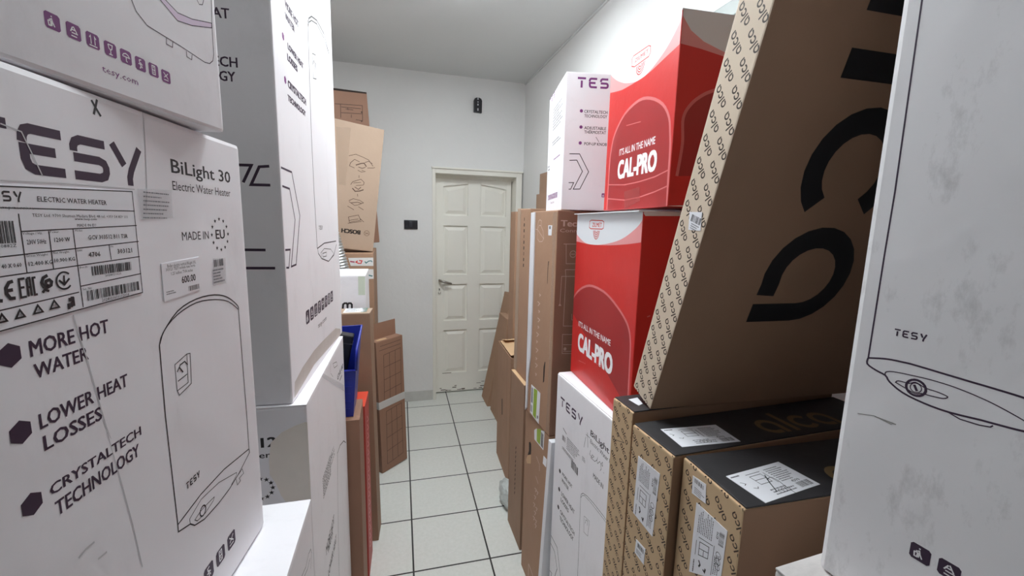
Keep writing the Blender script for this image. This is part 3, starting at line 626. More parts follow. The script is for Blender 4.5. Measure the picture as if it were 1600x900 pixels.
            ('p',[(0.4705,0.5773),(-0.0864,0.5924),(-0.0264,0.4928),(-0.0038,0.4934),(0.0079,0.489),(0.0237,0.4825),(0.0424,0.4755),(0.0629,0.4693),(0.0841,0.4652),(0.1061,0.4633),(0.1293,0.4625),(0.1533,0.4628),(0.1779,0.464),(0.2027,0.466),(0.2285,0.4687),(0.2554,0.4722),(0.2817,0.4764),(0.3065,0.4811),(0.3285,0.4864),(0.3485,0.4926),(0.3673,0.4996),(0.3844,0.5069),(0.3995,0.5141),(0.4123,0.5208),(0.4227,0.5274),(0.4313,0.5343),(0.4382,0.5409),(0.4436,0.5465),(0.4477,0.5504)],'W2'),
            ('p',[(-0.0347,0.4679),(-0.0317,0.4678),(-0.0283,0.4677),(-0.023,0.4676),(-0.0142,0.4673),(-0.0004,0.4669),(0.0191,0.4661),(0.0428,0.4649),(0.069,0.4638),(0.0962,0.4629),(0.1232,0.4626),(0.1503,0.4629),(0.1784,0.4635),(0.2063,0.4644),(0.2333,0.4656),(0.2587,0.4668),(0.2826,0.4683),(0.3055,0.47),(0.3275,0.4719),(0.3488,0.4738),(0.3695,0.4758),(0.3912,0.4781),(0.4137,0.4807),(0.4347,0.4832),(0.452,0.4853),(0.4639,0.4867),(0.4477,0.5504),(0.4436,0.5465),(0.4382,0.5409),(0.4313,0.5343),(0.4227,0.5274),(0.4123,0.5208),(0.3995,0.5141),(0.3844,0.5069),(0.3673,0.4996),(0.3485,0.4926),(0.3285,0.4864),(0.3065,0.4811),(0.2817,0.4764),(0.2554,0.4722),(0.2285,0.4687),(0.2027,0.466),(0.1779,0.464),(0.1533,0.4628),(0.1293,0.4625),(0.1061,0.4633),(0.0841,0.4652),(0.0629,0.4693),(0.0424,0.4755),(0.0237,0.4825),(0.0079,0.489),(-0.0038,0.4934)],'pnk'),
            ('p',[(-0.0271,0.2235),(-0.0208,0.2364),(-0.0112,0.2545),(0.0021,0.2716),(0.02,0.286),(0.0413,0.2993),(0.0632,0.3104),(0.0856,0.3192),(0.1085,0.326),(0.131,0.3307),(0.1523,0.3331),(0.1732,0.3335),(0.1947,0.3328),(0.2168,0.3315),(0.2392,0.3292),(0.2621,0.325),(0.2863,0.3182),(0.3108,0.3097),(0.3325,0.3012),(0.3511,0.2931),(0.3673,0.2849),(0.3808,0.2769),(0.3913,0.2698),(0.3993,0.2627),(0.4058,0.2543),(0.4111,0.2447),(0.4151,0.2338),(0.4181,0.2198),(0.4198,0.203),(0.4206,0.1831),(0.4215,0.1574),(0.4229,0.119),(0.4244,0.0745),(0.4255,0.0425)],'dome'),
            ('s',[(-0.0271,0.2235),(-0.0208,0.2364),(-0.0112,0.2545),(0.0021,0.2716),(0.02,0.286),(0.0413,0.2993),(0.0632,0.3104),(0.0856,0.3192),(0.1085,0.326),(0.131,0.3307),(0.1523,0.3331),(0.1732,0.3335),(0.1947,0.3328),(0.2168,0.3315),(0.2392,0.3292),(0.2621,0.325),(0.2863,0.3182),(0.3108,0.3097),(0.3325,0.3012),(0.3511,0.2931),(0.3673,0.2849),(0.3808,0.2769),(0.3913,0.2698),(0.3993,0.2627),(0.4058,0.2543),(0.4111,0.2447),(0.4151,0.2338),(0.4181,0.2198),(0.4198,0.203),(0.4206,0.1831),(0.4215,0.1574),(0.4229,0.119),(0.4244,0.0745),(0.4255,0.0425)],0.0075,'pnk2',0),
            ('s',[(0.1099,0.5351),(0.1207,0.5387),(0.2049,0.537),(0.2152,0.5329),(0.2143,0.5157),(0.2049,0.5121),(0.1204,0.5122),(0.1086,0.5158)],0.003,'rl',1),
            ('t','ZILMET',[0.1308,0.5183,0.0718,0,0,0.0124],'rl',0.02),
            ('s',[(0.1585,0.5071),(0.1587,0.5052),(0.1594,0.5034),(0.1605,0.5019),(0.162,0.5008),(0.1636,0.5003),(0.1653,0.5003),(0.1669,0.5008),(0.1684,0.5019),(0.1695,0.5034),(0.1702,0.5052),(0.1705,0.5071)],0.003,'rl',0),
            ('s',[(0.153,0.5071),(0.1534,0.5034),(0.1548,0.5),(0.1569,0.4971),(0.1597,0.4951),(0.1628,0.494),(0.1661,0.494),(0.1692,0.4951),(0.172,0.4971),(0.1741,0.5),(0.1755,0.5034),(0.176,0.5071)],0.003,'rl',0),
            ('s',[(0.1475,0.5071),(0.1481,0.5016),(0.1502,0.4965),(0.1533,0.4923),(0.1574,0.4893),(0.162,0.4878),(0.1669,0.4878),(0.1715,0.4893),(0.1756,0.4923),(0.1788,0.4965),(0.1808,0.5016),(0.1815,0.5071)],0.003,'rl',0),
            ('s',[(0.142,0.5071),(0.1429,0.4998),(0.1455,0.4931),(0.1497,0.4876),(0.1551,0.4836),(0.1612,0.4815),(0.1677,0.4815),(0.1738,0.4836),(0.1792,0.4876),(0.1834,0.4931),(0.186,0.4998),(0.187,0.5071)],0.003,'rl',0),
            ('t',"IT'S ALL IN THE NAME",[0.0586,0.1809,0.2467,0,0,0.0174],'ww',0.01),
            ('t','CAL-PRO',[0.0602,0.1005,0.2656,0,0,0.0565],'ww',0.05),
            ('s',[(0.0739,0.0629),(0.1355,0.071)],0.002,'pnk2',0),
            ('s',[(0.2078,0.0991),(0.2508,0.1023)],0.002,'pnk2',0),
        ],
        'n': [
            ('p',[(-0.0109,0.5671),(0.0064,0.5479),(0.1064,0.5507),(0.1045,0.5708)],'W2'),
            ('s',[(0.0309,0.295),(0.0393,0.2978)],0.003,'pnk2',0),
        ],
    },
    'T': {
        'a': [
            ('p',[(0.3759,0.4392),(-0.0365,0.4327),(-0.0164,0.4169),(-0.0038,0.4106),(0.0013,0.407),(0.0084,0.4019),(0.0167,0.3962),(0.0253,0.3904),(0.0336,0.3852),(0.0414,0.3808),(0.0494,0.3766),(0.0574,0.3725),(0.0656,0.3687),(0.0738,0.365),(0.0817,0.3615),(0.0893,0.3583),(0.0972,0.3551),(0.106,0.3521),(0.1162,0.3492),(0.1283,0.3461),(0.1418,0.3428),(0.1558,0.3399),(0.1696,0.3375),(0.1826,0.3361),(0.1944,0.3356),(0.2054,0.3357),(0.2164,0.3364),(0.2278,0.3381),(0.2401,0.3407),(0.254,0.3445),(0.269,0.3493),(0.284,0.3547),(0.298,0.3603),(0.3101,0.3658),(0.3205,0.3714),(0.3298,0.3773),(0.3381,0.3833),(0.3455,0.3889),(0.352,0.394),(0.3576,0.3988),(0.3624,0.4034),(0.3663,0.4076),(0.3695,0.4111),(0.3718,0.4136)],'W2'),
            ('p',[(-0.0081,0.3571),(0.001,0.3553),(0.0138,0.3528),(0.0282,0.35),(0.0426,0.3474),(0.0555,0.3452),(0.0653,0.3435),(0.0734,0.3421),(0.0818,0.3409),(0.0927,0.3398),(0.1079,0.3389),(0.1285,0.338),(0.1527,0.3371),(0.1781,0.3364),(0.2027,0.3362),(0.2246,0.3368),(0.2444,0.3384),(0.2633,0.3406),(0.2811,0.3432),(0.2976,0.3458),(0.3127,0.348),(0.327,0.3499),(0.341,0.3518),(0.3535,0.3535),(0.3638,0.3549),(0.3711,0.3559),(0.3718,0.4136),(0.3695,0.4111),(0.3663,0.4076),(0.3624,0.4034),(0.3576,0.3988),(0.352,0.394),(0.3455,0.3889),(0.3381,0.3833),(0.3298,0.3773),(0.3205,0.3714),(0.3101,0.3658),(0.298,0.3603),(0.284,0.3547),(0.269,0.3493),(0.254,0.3445),(0.2401,0.3407),(0.2278,0.3381),(0.2164,0.3364),(0.2054,0.3357),(0.1944,0.3356),(0.1826,0.3361),(0.1696,0.3375),(0.1558,0.3399),(0.1418,0.3428),(0.1283,0.3461),(0.1162,0.3492),(0.106,0.3521),(0.0972,0.3551),(0.0893,0.3583),(0.0817,0.3615),(0.0738,0.365),(0.0656,0.3687),(0.0574,0.3725),(0.0494,0.3766),(0.0414,0.3808),(0.0336,0.3852),(0.0253,0.3904),(0.0167,0.3962),(0.0084,0.4019),(0.0013,0.407),(-0.0038,0.4106)],'pnk'),
            ('p',[(0.0272,0.0024),(0.0271,0.0405),(0.0272,0.0929),(0.0279,0.1354),(0.0291,0.1572),(0.031,0.1696),(0.0344,0.1817),(0.0383,0.1962),(0.0436,0.2103),(0.0537,0.2246),(0.0699,0.2401),(0.0902,0.2553),(0.113,0.2674),(0.1389,0.2756),(0.1665,0.2809),(0.1921,0.2831),(0.2143,0.282),(0.235,0.2781),(0.2553,0.2721),(0.2765,0.2638),(0.2974,0.2535),(0.3149,0.2425),(0.3285,0.2307),(0.3394,0.218),(0.3475,0.2056),(0.3524,0.194),(0.3547,0.1825),(0.3567,0.1704),(0.3591,0.158),(0.3611,0.1449),(0.3626,0.1294),(0.3633,0.1106),(0.3635,0.0893),(0.3641,0.0663),(0.3655,0.0385),(0.3673,0.0091),(0.3685,-0.0118)],'dome'),
            ('s',[(0.0272,0.0024),(0.0271,0.0405),(0.0272,0.0929),(0.0279,0.1354),(0.0291,0.1572),(0.031,0.1696),(0.0344,0.1817),(0.0383,0.1962),(0.0436,0.2103),(0.0537,0.2246),(0.0699,0.2401),(0.0902,0.2553),(0.113,0.2674),(0.1389,0.2756),(0.1665,0.2809),(0.1921,0.2831),(0.2143,0.282),(0.235,0.2781),(0.2553,0.2721),(0.2765,0.2638),(0.2974,0.2535),(0.3149,0.2425),(0.3285,0.2307),(0.3394,0.218),(0.3475,0.2056),(0.3524,0.194),(0.3547,0.1825),(0.3567,0.1704),(0.3591,0.158),(0.3611,0.1449),(0.3626,0.1294),(0.3633,0.1106),(0.3635,0.0893),(0.3641,0.0663),(0.3655,0.0385),(0.3673,0.0091),(0.3685,-0.0118)],0.0075,'pnk2',0),
            ('s',[(0.1369,0.405),(0.1453,0.4102),(0.2269,0.4059),(0.2378,0.4006),(0.2377,0.3849),(0.2307,0.3791),(0.1542,0.3795),(0.1377,0.3863)],0.003,'rl',1),
            ('t','ZILMET',[0.1546,0.3895,0.0726,0,0,0.0096],'rl',0.02),
            ('s',[(0.182,0.3758),(0.1823,0.3739),(0.183,0.3721),(0.1841,0.3706),(0.1856,0.3696),(0.1872,0.369),(0.1889,0.369),(0.1905,0.3696),(0.192,0.3706),(0.1931,0.3721),(0.1938,0.3739),(0.194,0.3758)],0.003,'rl',0),
            ('s',[(0.1765,0.3758),(0.177,0.3721),(0.1784,0.3687),(0.1805,0.3658),(0.1833,0.3638),(0.1864,0.3627),(0.1897,0.3627),(0.1928,0.3638),(0.1956,0.3658),(0.1977,0.3687),(0.1991,0.3721),(0.1995,0.3758)],0.003,'rl',0),
            ('s',[(0.171,0.3758),(0.1717,0.3703),(0.1737,0.3653),(0.1769,0.3611),(0.181,0.358),(0.1856,0.3565),(0.1905,0.3565),(0.1951,0.358),(0.1992,0.3611),(0.2023,0.3653),(0.2044,0.3703),(0.205,0.3758)],0.003,'rl',0),
            ('s',[(0.1655,0.3758),(0.1665,0.3685),(0.1691,0.3618),(0.1733,0.3563),(0.1787,0.3523),(0.1848,0.3502),(0.1912,0.3502),(0.1974,0.3523),(0.2028,0.3563),(0.207,0.3618),(0.2096,0.3685),(0.2105,0.3758)],0.003,'rl',0),
            ('t',"IT'S ALL IN THE NAME",[0.093,0.1555,0.1998,0,0,0.0177],'ww',0.01),
            ('t','CAL-PRO',[0.0888,0.0906,0.2185,0,0,0.0486],'ww',0.05),
            ('s',[(0.0285,0.0784),(0.1409,0.069),(0.2222,0.07),(0.3025,0.0748),(0.3632,0.0845)],0.003,'pnk2',0),
            ('s',[(0.03,0.0359),(0.147,0.0259),(0.228,0.0291),(0.3077,0.0382),(0.3683,0.0487)],0.003,'pnk2',0),
            ('s',[(0.1277,0.2329),(0.211,0.2254)],0.002,'pnk2',0),
            ('k','clear_tape',[(0.1412,0.0496),(0.2296,0.0565),(0.238,0.0198),(0.1506,0.0001)],'ctape2',[]),
        ],
        'n': [
            ('p',[(-0.0077,0.4378),(0.0011,0.4145),(0.0247,0.386),(0.0588,0.3663),(0.1095,0.3505),(0.1699,0.3365),(0.1551,0.457)],'W2'),
            ('p',[(0.0011,0.4145),(0.0247,0.386),(0.0588,0.3663),(0.1095,0.3505),(0.1699,0.3365),(0.1711,0.3262),(0.1085,0.3409),(0.0523,0.3506),(-0.001,0.3569)],'pnk'),
            ('p',[(0.018,0.0706),(0.0193,0.0808),(0.0211,0.0952),(0.0231,0.1118),(0.0248,0.1284),(0.0258,0.1429),(0.0255,0.1556),(0.0243,0.1677),(0.0229,0.1791),(0.022,0.1897),(0.0225,0.1991),(0.0245,0.2073),(0.0273,0.2143),(0.031,0.2205),(0.0352,0.2262),(0.0398,0.2317),(0.045,0.2371),(0.051,0.2422),(0.0574,0.2468),(0.0639,0.2511),(0.0703,0.255),(0.077,0.2584),(0.0844,0.2615),(0.0915,0.2642),(0.0977,0.2664),(0.1021,0.268),(0.1775,0.2742),(0.2014,0.079)],'dome'),
            ('s',[(0.018,0.0706),(0.0193,0.0808),(0.0211,0.0952),(0.0231,0.1118),(0.0248,0.1284),(0.0258,0.1429),(0.0255,0.1556),(0.0243,0.1677),(0.0229,0.1791),(0.022,0.1897),(0.0225,0.1991),(0.0245,0.2073),(0.0273,0.2143),(0.031,0.2205),(0.0352,0.2262),(0.0398,0.2317),(0.045,0.2371),(0.051,0.2422),(0.0574,0.2468),(0.0639,0.2511),(0.0703,0.255),(0.077,0.2584),(0.0844,0.2615),(0.0915,0.2642),(0.0977,0.2664),(0.1021,0.268)],0.0075,'pnk2',0),
            ('p',[(-0.0375,-0.0001),(0.035,0.0037),(0.148,0.0074),(0.1512,-0.0215),(-0.0354,-0.0265)],'W2'),
        ],
    },
    'V2': {
        'a': [
            ('alca_pattern',(0.0095,1.1733),0.036,135,0.127,1.2,'apr',0.034),
            ('k','shipping_label',[(0.0261,1.1435),(0.0951,1.1458),(0.0884,1.0114),(0.0231,1.0157)],'lab',[('l',[0.0331,1.0949,0.0012,0.0463,0.0338,-0.0001],'g',80,9),('b',[0.0893,1.0974,0.0017,0.0349,-0.0101,0],'k',81,22),('t','4390',[0.079,1.1081,0.0007,0.0173,-0.0048,-0.0001],'k',0.01),('s',[(0.0414,1.0793),(0.0615,1.0791),(0.0605,1.0528),(0.0406,1.0535)],0.0012,'k',1),('s',[(0.041,1.0664),(0.061,1.0659)],0.0011,'k',0),('s',[(0.051,1.0662),(0.0506,1.0531)],0.0011,'k',0),('s',[(0.0382,1.0871),(0.0692,1.0869)],0.0011,'k',0),('s',[(0.034,1.0795),(0.0332,1.0511)],0.0011,'k',0),('s',[(0.0721,1.0895),(0.0691,1.0193)],0.0011,'k',0),('l',[0.029,1.0179,0.001,0.0359,0.0046,-0.0003],'k',82,1),('l',[0.0712,1.0232,0.0024,0.0557,0.0112,-0.0006],'g',83,3),('o',(0.0814,1.0721),0.0052,0.0009,'k'),('o',(0.0807,1.0574),0.0052,0.0009,'k'),('o',(0.0801,1.0441),0.0052,0.0009,'k'),('s',[(0.0423,1.043),(0.046,1.0351),(0.0432,1.03)],0.003,'k',0),('s',[(0.0523,1.0269),(0.056,1.0214),(0.0577,1.0292)],0.003,'k',0)]),
            ('k','barcode_sticker',[(0.0397,0.9682),(0.0706,0.9707),(0.0694,0.9351),(0.038,0.9368)],'lab',[('b',[0.0458,0.9557,0.0218,0,0,0.0094],'k',84,14),('l',[0.043,0.9409,0.0249,0,0,0.0103],'g',85,3)]),
        ],
        't': [
            ('g','alca',[0.2428,0.0165,0.1985,0,0,0.056],'dgold',0.2),
            ('k','shipping_label',[(0.0388,0.09),(0.1624,0.0778),(0.1577,0.0096),(0.0343,0.0204)],'lab',[('l',[0.1101,0.04,0.0395,-0.0036,0.0024,0.0358],'g',90,8),('b',[0.1235,0.0174,0.0284,-0.0025,0.0008,0.0124],'k',91,20),('t','4390',[0.1244,0.0318,0.0173,-0.0015,0.0004,0.0055],'k',0.01),('l',[0.0419,0.0806,0.0235,-0.0023,0.0004,0.0056],'k',92,1),('l',[0.0692,0.0222,0.0469,-0.0041,0.001,0.0159],'g',93,3),('s',[(0.0724,0.0714),(0.0971,0.069),(0.0957,0.0483),(0.071,0.0506)],0.0011,'k',1),('s',[(0.0717,0.061),(0.0964,0.0586)],0.0011,'k',0),('s',[(0.0703,0.0771),(0.1024,0.074)],0.0011,'k',0),('s',[(0.1046,0.0696),(0.1028,0.0421)],0.0011,'k',0),('s',[(0.0436,0.0685),(0.0494,0.0624),(0.0443,0.0601)],0.0011,'k',0),('s',[(0.0511,0.0503),(0.0571,0.0463),(0.061,0.0494)],0.0011,'k',0),('o',(0.0844,0.0271),0.0042,0.0008,'k'),('o',(0.0918,0.0265),0.0042,0.0008,'k'),('o',(0.0992,0.0258),0.0042,0.0008,'k')]),
        ],
    },
    'V3': {
        'a': [
            ('alca_pattern',(0.1339,1.1678),0.0372,135,0.1411,1.2,'apr',0.034),
            ('k','shipping_label',[(0.0436,1.1408),(0.1155,1.1433),(0.113,1.0556),(0.0419,1.0086)],'lab',[('l',[0.0515,1.0929,0.0007,0.0457,0.0358,0.0097],'g',80,9),('b',[0.111,1.1108,0.0007,0.0234,-0.0107,-0.0028],'k',81,22),('t','4390',[0.0998,1.1156,0.0003,0.0126,-0.0051,-0.001],'k',0.01),('s',[(0.0606,1.0809),(0.0821,1.0883),(0.0816,1.0668),(0.0602,1.0567)],0.0012,'k',1),('s',[(0.0604,1.0688),(0.0819,1.0775)],0.0011,'k',0),('s',[(0.0711,1.0732),(0.0709,1.0617)],0.0011,'k',0),('s',[(0.0572,1.087),(0.0901,1.0972)],0.0011,'k',0),('s',[(0.0528,1.0782),(0.0524,1.0505)],0.0011,'k',0),('s',[(0.093,1.1001),(0.0918,1.0465)],0.0011,'k',0),('l',[0.0483,1.0154,0.0005,0.0359,0.005,0.0032],'k',82,1),('l',[0.094,1.0509,0.0009,0.0419,0.0121,0.0074],'g',83,3),('o',(0.1034,1.091),0.0052,0.0009,'k'),('o',(0.1031,1.0806),0.0052,0.0009,'k'),('o',(0.1029,1.0712),0.0052,0.0009,'k'),('s',[(0.0622,1.0481),(0.0664,1.0433),(0.0635,1.037)],0.003,'k',0),('s',[(0.0734,1.0405),(0.0776,1.0387),(0.0791,1.0461)],0.003,'k',0)]),
            ('k','barcode_sticker',[(0.0285,1.1805),(0.0616,1.1854),(0.0648,1.1534),(0.0302,1.149)],'lab',[('b',[0.0339,1.1721,0.0242,0,0,0.0073],'k',86,14),('l',[0.0356,1.1532,0.0258,0,0,0.0124],'g',87,4)]),
            ('t','...',[0.0872,1.159,0.0089,0,0,0.0037],'dbr',0),
        ],
        't': [
            ('g','alca',[0.2023,0.0081,0.1985,0,0,0.056],'dgold',0.2),
            ('k','shipping_label',[(0.0295,0.0726),(0.152,0.0921),(0.164,0.0245),(0.0393,0.0028)],'lab',[('l',[0.1099,0.0418,0.0396,0.0067,-0.0058,0.0357],'g',90,8),('b',[0.1283,0.0232,0.0286,0.005,-0.0021,0.0123],'k',91,20),('t','4390',[0.1259,0.0375,0.0174,0.003,-0.0009,0.0055],'k',0.01),('l',[0.0345,0.0641,0.0233,0.0038,-0.0008,0.0056],'k',92,1),('l',[0.0735,0.0137,0.0473,0.0082,-0.0024,0.0159],'g',93,3),('s',[(0.0661,0.0628),(0.0907,0.0668),(0.0939,0.0462),(0.0692,0.0421)],0.0011,'k',1),('s',[(0.0677,0.0525),(0.0923,0.0565)],0.0011,'k',0),('s',[(0.0628,0.068),(0.0947,0.0731)],0.0011,'k',0),('s',[(0.0978,0.0694),(0.1022,0.042)],0.0011,'k',0),('s',[(0.0386,0.0527),(0.0456,0.0481),(0.041,0.0445)],0.0011,'k',0),('s',[(0.0497,0.0367),(0.0564,0.0343),(0.0596,0.0384)],0.0011,'k',0),('o',(0.0875,0.0225),0.0042,0.0008,'k'),('o',(0.0949,0.0238),0.0042,0.0008,'k'),('o',(0.1024,0.0251),0.0042,0.0008,'k'),('s',[(0.0953,0.0628),(0.0862,0.043),(0.0787,0.0216)],0.0018,'pen',0),('s',[(0.0886,0.0508),(0.0966,0.0552),(0.1023,0.0549),(0.1049,0.0455),(0.1033,0.0295),(0.1047,0.0136)],0.0012,'pen',0)]),
        ],
    },
    'V1': {
        'a': [
            ('alca_pattern',(0.0547,1.1871),0.035,-45,0.0788,1.219,'apr',0.034),
            ('s',[(0.0269,1.1451),(0.0543,1.1369),(0.0156,1.1248),(0.024,1.1238)],0.002,'pen',0),
        ],
        't': [
            ('k','barcode_sticker',[(0.0247,0.0564),(0.0504,0.0611),(0.0427,0.0296),(0.0288,0.0228)],'lab',[]),
        ],
    },
    'W': {
        'a': [
            ('alca_pattern',(0.0218,0.7088),0.0372,135,0.0762,1.05,'apr',0.039),
            ('k','barcode_sticker',[(0.0251,0.4098),(0.0576,0.4189),(0.0675,0.3887),(0.0354,0.38)],'lab',[('b',[0.0345,0.3963,0.0271,0,0,0.012],'k',88,14),('l',[0.0387,0.3835,0.0272,0,0,0.0113],'g',89,3)]),
        ],
        'n': [
            ('g','alca',[0.155,0.916,0,-0.709,0.2,0],'blk',0.2),
        ],
    },
    'L': {
        'a': [
            ('s',[(0.0151,0.6621),(0.017,0.6156),(0.0192,0.4378),(0.0186,0.3735),(0.0184,0.2648)],0.0016,'p',0),
            ('s',[(0.0184,0.2648),(0.0225,0.2659),(0.0281,0.2674),(0.0337,0.2686),(0.0387,0.2693),(0.0437,0.2697),(0.0483,0.2699),(0.0517,0.2701),(0.0549,0.2702),(0.0605,0.27),(0.0703,0.2696),(0.0819,0.269),(0.0923,0.2686),(0.1005,0.2682),(0.1078,0.268),(0.1145,0.2677),(0.121,0.2674),(0.1269,0.2671),(0.1322,0.2667),(0.1369,0.2662),(0.1411,0.2657),(0.1439,0.2654)],0.0018,'p',0),
            ('s',[(0.0184,0.2648),(0.018,0.263),(0.0177,0.2605),(0.0183,0.2583),(0.0205,0.2567),(0.0237,0.2553),(0.0269,0.2542),(0.0301,0.2533),(0.0333,0.2526),(0.036,0.2516),(0.0376,0.2501),(0.0386,0.2483),(0.0405,0.2463),(0.0437,0.2441),(0.0477,0.2417),(0.0525,0.2396),(0.0579,0.238),(0.064,0.2368),(0.0702,0.2359),(0.0764,0.2353),(0.0828,0.235),(0.0894,0.2351),(0.0967,0.2357),(0.1042,0.2366),(0.1107,0.2374),(0.1157,0.2377),(0.1198,0.238),(0.1238,0.2383),(0.128,0.2386),(0.132,0.239),(0.136,0.2395),(0.1402,0.2403),(0.1444,0.2412),(0.1472,0.2419)],0.0018,'p',0),
            ('s',[(0.0361,0.2511),(0.0358,0.2521),(0.0355,0.2536),(0.0359,0.255),(0.037,0.256),(0.0389,0.2569),(0.0427,0.2578),(0.0495,0.2586),(0.0578,0.2593),(0.0653,0.2598),(0.0712,0.2601),(0.0765,0.2601),(0.0814,0.26),(0.0857,0.2598),(0.0896,0.2595),(0.0936,0.259),(0.0979,0.2584),(0.1023,0.2577),(0.1066,0.2568),(0.1107,0.256),(0.1147,0.255),(0.1191,0.2537),(0.1244,0.252),(0.1301,0.25),(0.1348,0.2482),(0.1381,0.2468),(0.1406,0.2456),(0.1423,0.2448)],0.001,'p',0),
            ('s',[(0.0455,0.2477),(0.0459,0.2484),(0.0465,0.2494),(0.0478,0.2501),(0.0503,0.2503),(0.0535,0.2504),(0.0563,0.2506),(0.0582,0.2516),(0.0596,0.2528),(0.0611,0.2535),(0.0626,0.2534),(0.064,0.2529),(0.0655,0.2524),(0.0667,0.2518),(0.068,0.2513),(0.0699,0.2508),(0.0728,0.2506),(0.0764,0.2506),(0.0796,0.2504),(0.0824,0.25),(0.0849,0.2495),(0.0863,0.2489),(0.0862,0.248),(0.0851,0.2469),(0.0833,0.246),(0.0806,0.2455),(0.0771,0.2452),(0.0739,0.2449),(0.0715,0.2448),(0.0693,0.2447),(0.0674,0.2445),(0.0658,0.2438),(0.0644,0.2429),(0.0626,0.2425),(0.0596,0.2431),(0.056,0.2443),(0.0535,0.2451)],0.001,'p',1),
            ('o',(0.0623,0.2483),0.0078,0.0022,'p'),
            ('o',(0.0623,0.2483),0.0045,0.0008,'p'),
            ('s',[(0.0606,0.2509),(0.0635,0.2455)],0.0022,'p',0),
            ('s',[(0.0887,0.2348),(0.0973,0.2321),(0.11,0.2325),(0.1168,0.234),(0.1183,0.236)],0.0011,'p',0),
            ('g','TESY',[0.0377,0.2946,0.0262,0,0,0.0072],'p',0.2),
            ('i',0,(0.0875,0.0883),0.0162,'p'),
            ('i',1,(0.1093,0.0887),0.0162,'p'),
            ('i',2,(0.1312,0.0883),0.0162,'p'),
            ('i',3,(0.153,0.0883),0.0162,'p'),
            ('i',4,(0.1749,0.0883),0.0162,'p'),
            ('i',5,(0.1967,0.0883),0.0162,'p'),
            ('i',6,(0.2186,0.0883),0.0162,'p'),
            ('i',7,(0.2404,0.0883),0.0162,'p'),
            ('s',[(0.0325,0.2052),(0.0423,0.2052),(0.0517,0.2052)],0.0012,'smg',0),
            ('s',[(0.0165,0.2013),(0.0324,0.2056),(0.0482,0.2035)],0.0009,'smg',0),
        ],
    },
}
# ------------------------------------------------------------------ object helpers
def tag(o, label=None, cat=None, group=None, kind=None):
    if label: o['label'] = label
    if cat: o['category'] = cat
    if group: o['group'] = group
    if kind: o['kind'] = kind
    return o

def empty(name, loc=(0, 0, 0), rot=(0, 0, 0), order='XYZ'):
    o = bpy.data.objects.new(name, None)
    o.empty_display_size = 0.05
    COL.objects.link(o)
    o.location = loc
    o.rotation_mode = order
    o.rotation_euler = rot
    return o

class MB:
    """collects polygons with a material each; build() links them as ONE mesh object"""
    def __init__(s):
        s.v, s.f, s.m, s.mats = [], [], [], []
    def mi(s, m):
        if m not in s.mats: s.mats.append(m)
        return s.mats.index(m)
    def poly(s, pts, m):
        b = len(s.v)
        s.v += [tuple(p) for p in pts]
        s.f.append(tuple(range(b, b + len(pts))))
        s.m.append(s.mi(m))
    def mesh(s, verts, faces, m):
        b = len(s.v)
        s.v += [tuple(p) for p in verts]
        k = s.mi(m)
        for f in faces:
            s.f.append(tuple(i + b for i in f))
            s.m.append(k)
    def box(s, x0, x1, y0, y1, z0, z1, m, bev=0.0, sides={}, mx=None):
        bm = bmesh.new()
        bmesh.ops.create_cube(bm, size=1)
        for v in bm.verts:
            v.co = ((x0 + x1) / 2 + v.co.x * (x1 - x0), (y0 + y1) / 2 + v.co.y * (y1 - y0), (z0 + z1) / 2 + v.co.z * (z1 - z0))
        if bev:
            bmesh.ops.bevel(bm, geom=list(bm.edges), offset=bev, segments=2, affect='EDGES', profile=0.6)
        bm.normal_update()
        vs = [v.co.copy() for v in bm.verts]
        if mx: vs = [mx @ v for v in vs]
        b = len(s.v)
        s.v += [tuple(v) for v in vs]
        for f in bm.faces:
            n = f.normal
            key = None
            for kk, ax in (('+x', Vector((1, 0, 0))), ('-x', Vector((-1, 0, 0))), ('+y', Vector((0, 1, 0))), ('-y', Vector((0, -1, 0))), ('+z', Vector((0, 0, 1))), ('-z', Vector((0, 0, -1)))):
                if n.dot(ax) > 0.95: key = kk
            s.f.append(tuple(v.index + b for v in f.verts))
            s.m.append(s.mi(sides.get(key, m)))
        bm.free()
    def tube(s, pts, rad, m, seg=12, cap=True):
        rings = []
        n = len(pts)
        P = [Vector(p) for p in pts]
        for i in range(n):
            t = (P[min(i + 1, n - 1)] - P[max(i - 1, 0)]).normalized()
            a = t.cross(Vector((0.31, 0.84, 0.44)))
            if i and abs(a.length) > 1e-6:
                a = (prev - t * prev.dot(t))
            a.normalize(); prev = a
            c = t.cross(a)
            r = rad[i] if isinstance(rad, (list, tuple)) else rad
            rings.append([P[i] + a * r * math.cos(2 * PI * k / seg) + c * r * math.sin(2 * PI * k / seg) for k in range(seg)])
        vs = [q for r in rings for q in r]
        fs = []
        for i in range(n - 1):
            for k in range(seg):
                k2 = (k + 1) % seg
                fs.append((i * seg + k, i * seg + k2, (i + 1) * seg + k2, (i + 1) * seg + k))
        if cap:
            fs.append(tuple(range(seg - 1, -1, -1)))
            fs.append(tuple((n - 1) * seg + k for k in range(seg)))
        s.mesh(vs, fs, m)
    def build(s, name, parent=None, smooth=False, loc=None, rot=None):
        me = bpy.data.meshes.new(name)
        me.from_pydata(s.v, [], s.f)
        for m in s.mats: me.materials.append(M[m] if isinstance(m, str) else m)
        me.polygons.foreach_set('material_index', s.m)
        if smooth: me.polygons.foreach_set('use_smooth', [True] * len(s.f))
        me.update()
        o = bpy.data.objects.new(name, me)
        COL.objects.link(o)
        if parent: o.parent = parent
        if loc: o.location = loc
        if rot: o.rotation_euler = rot
        return o

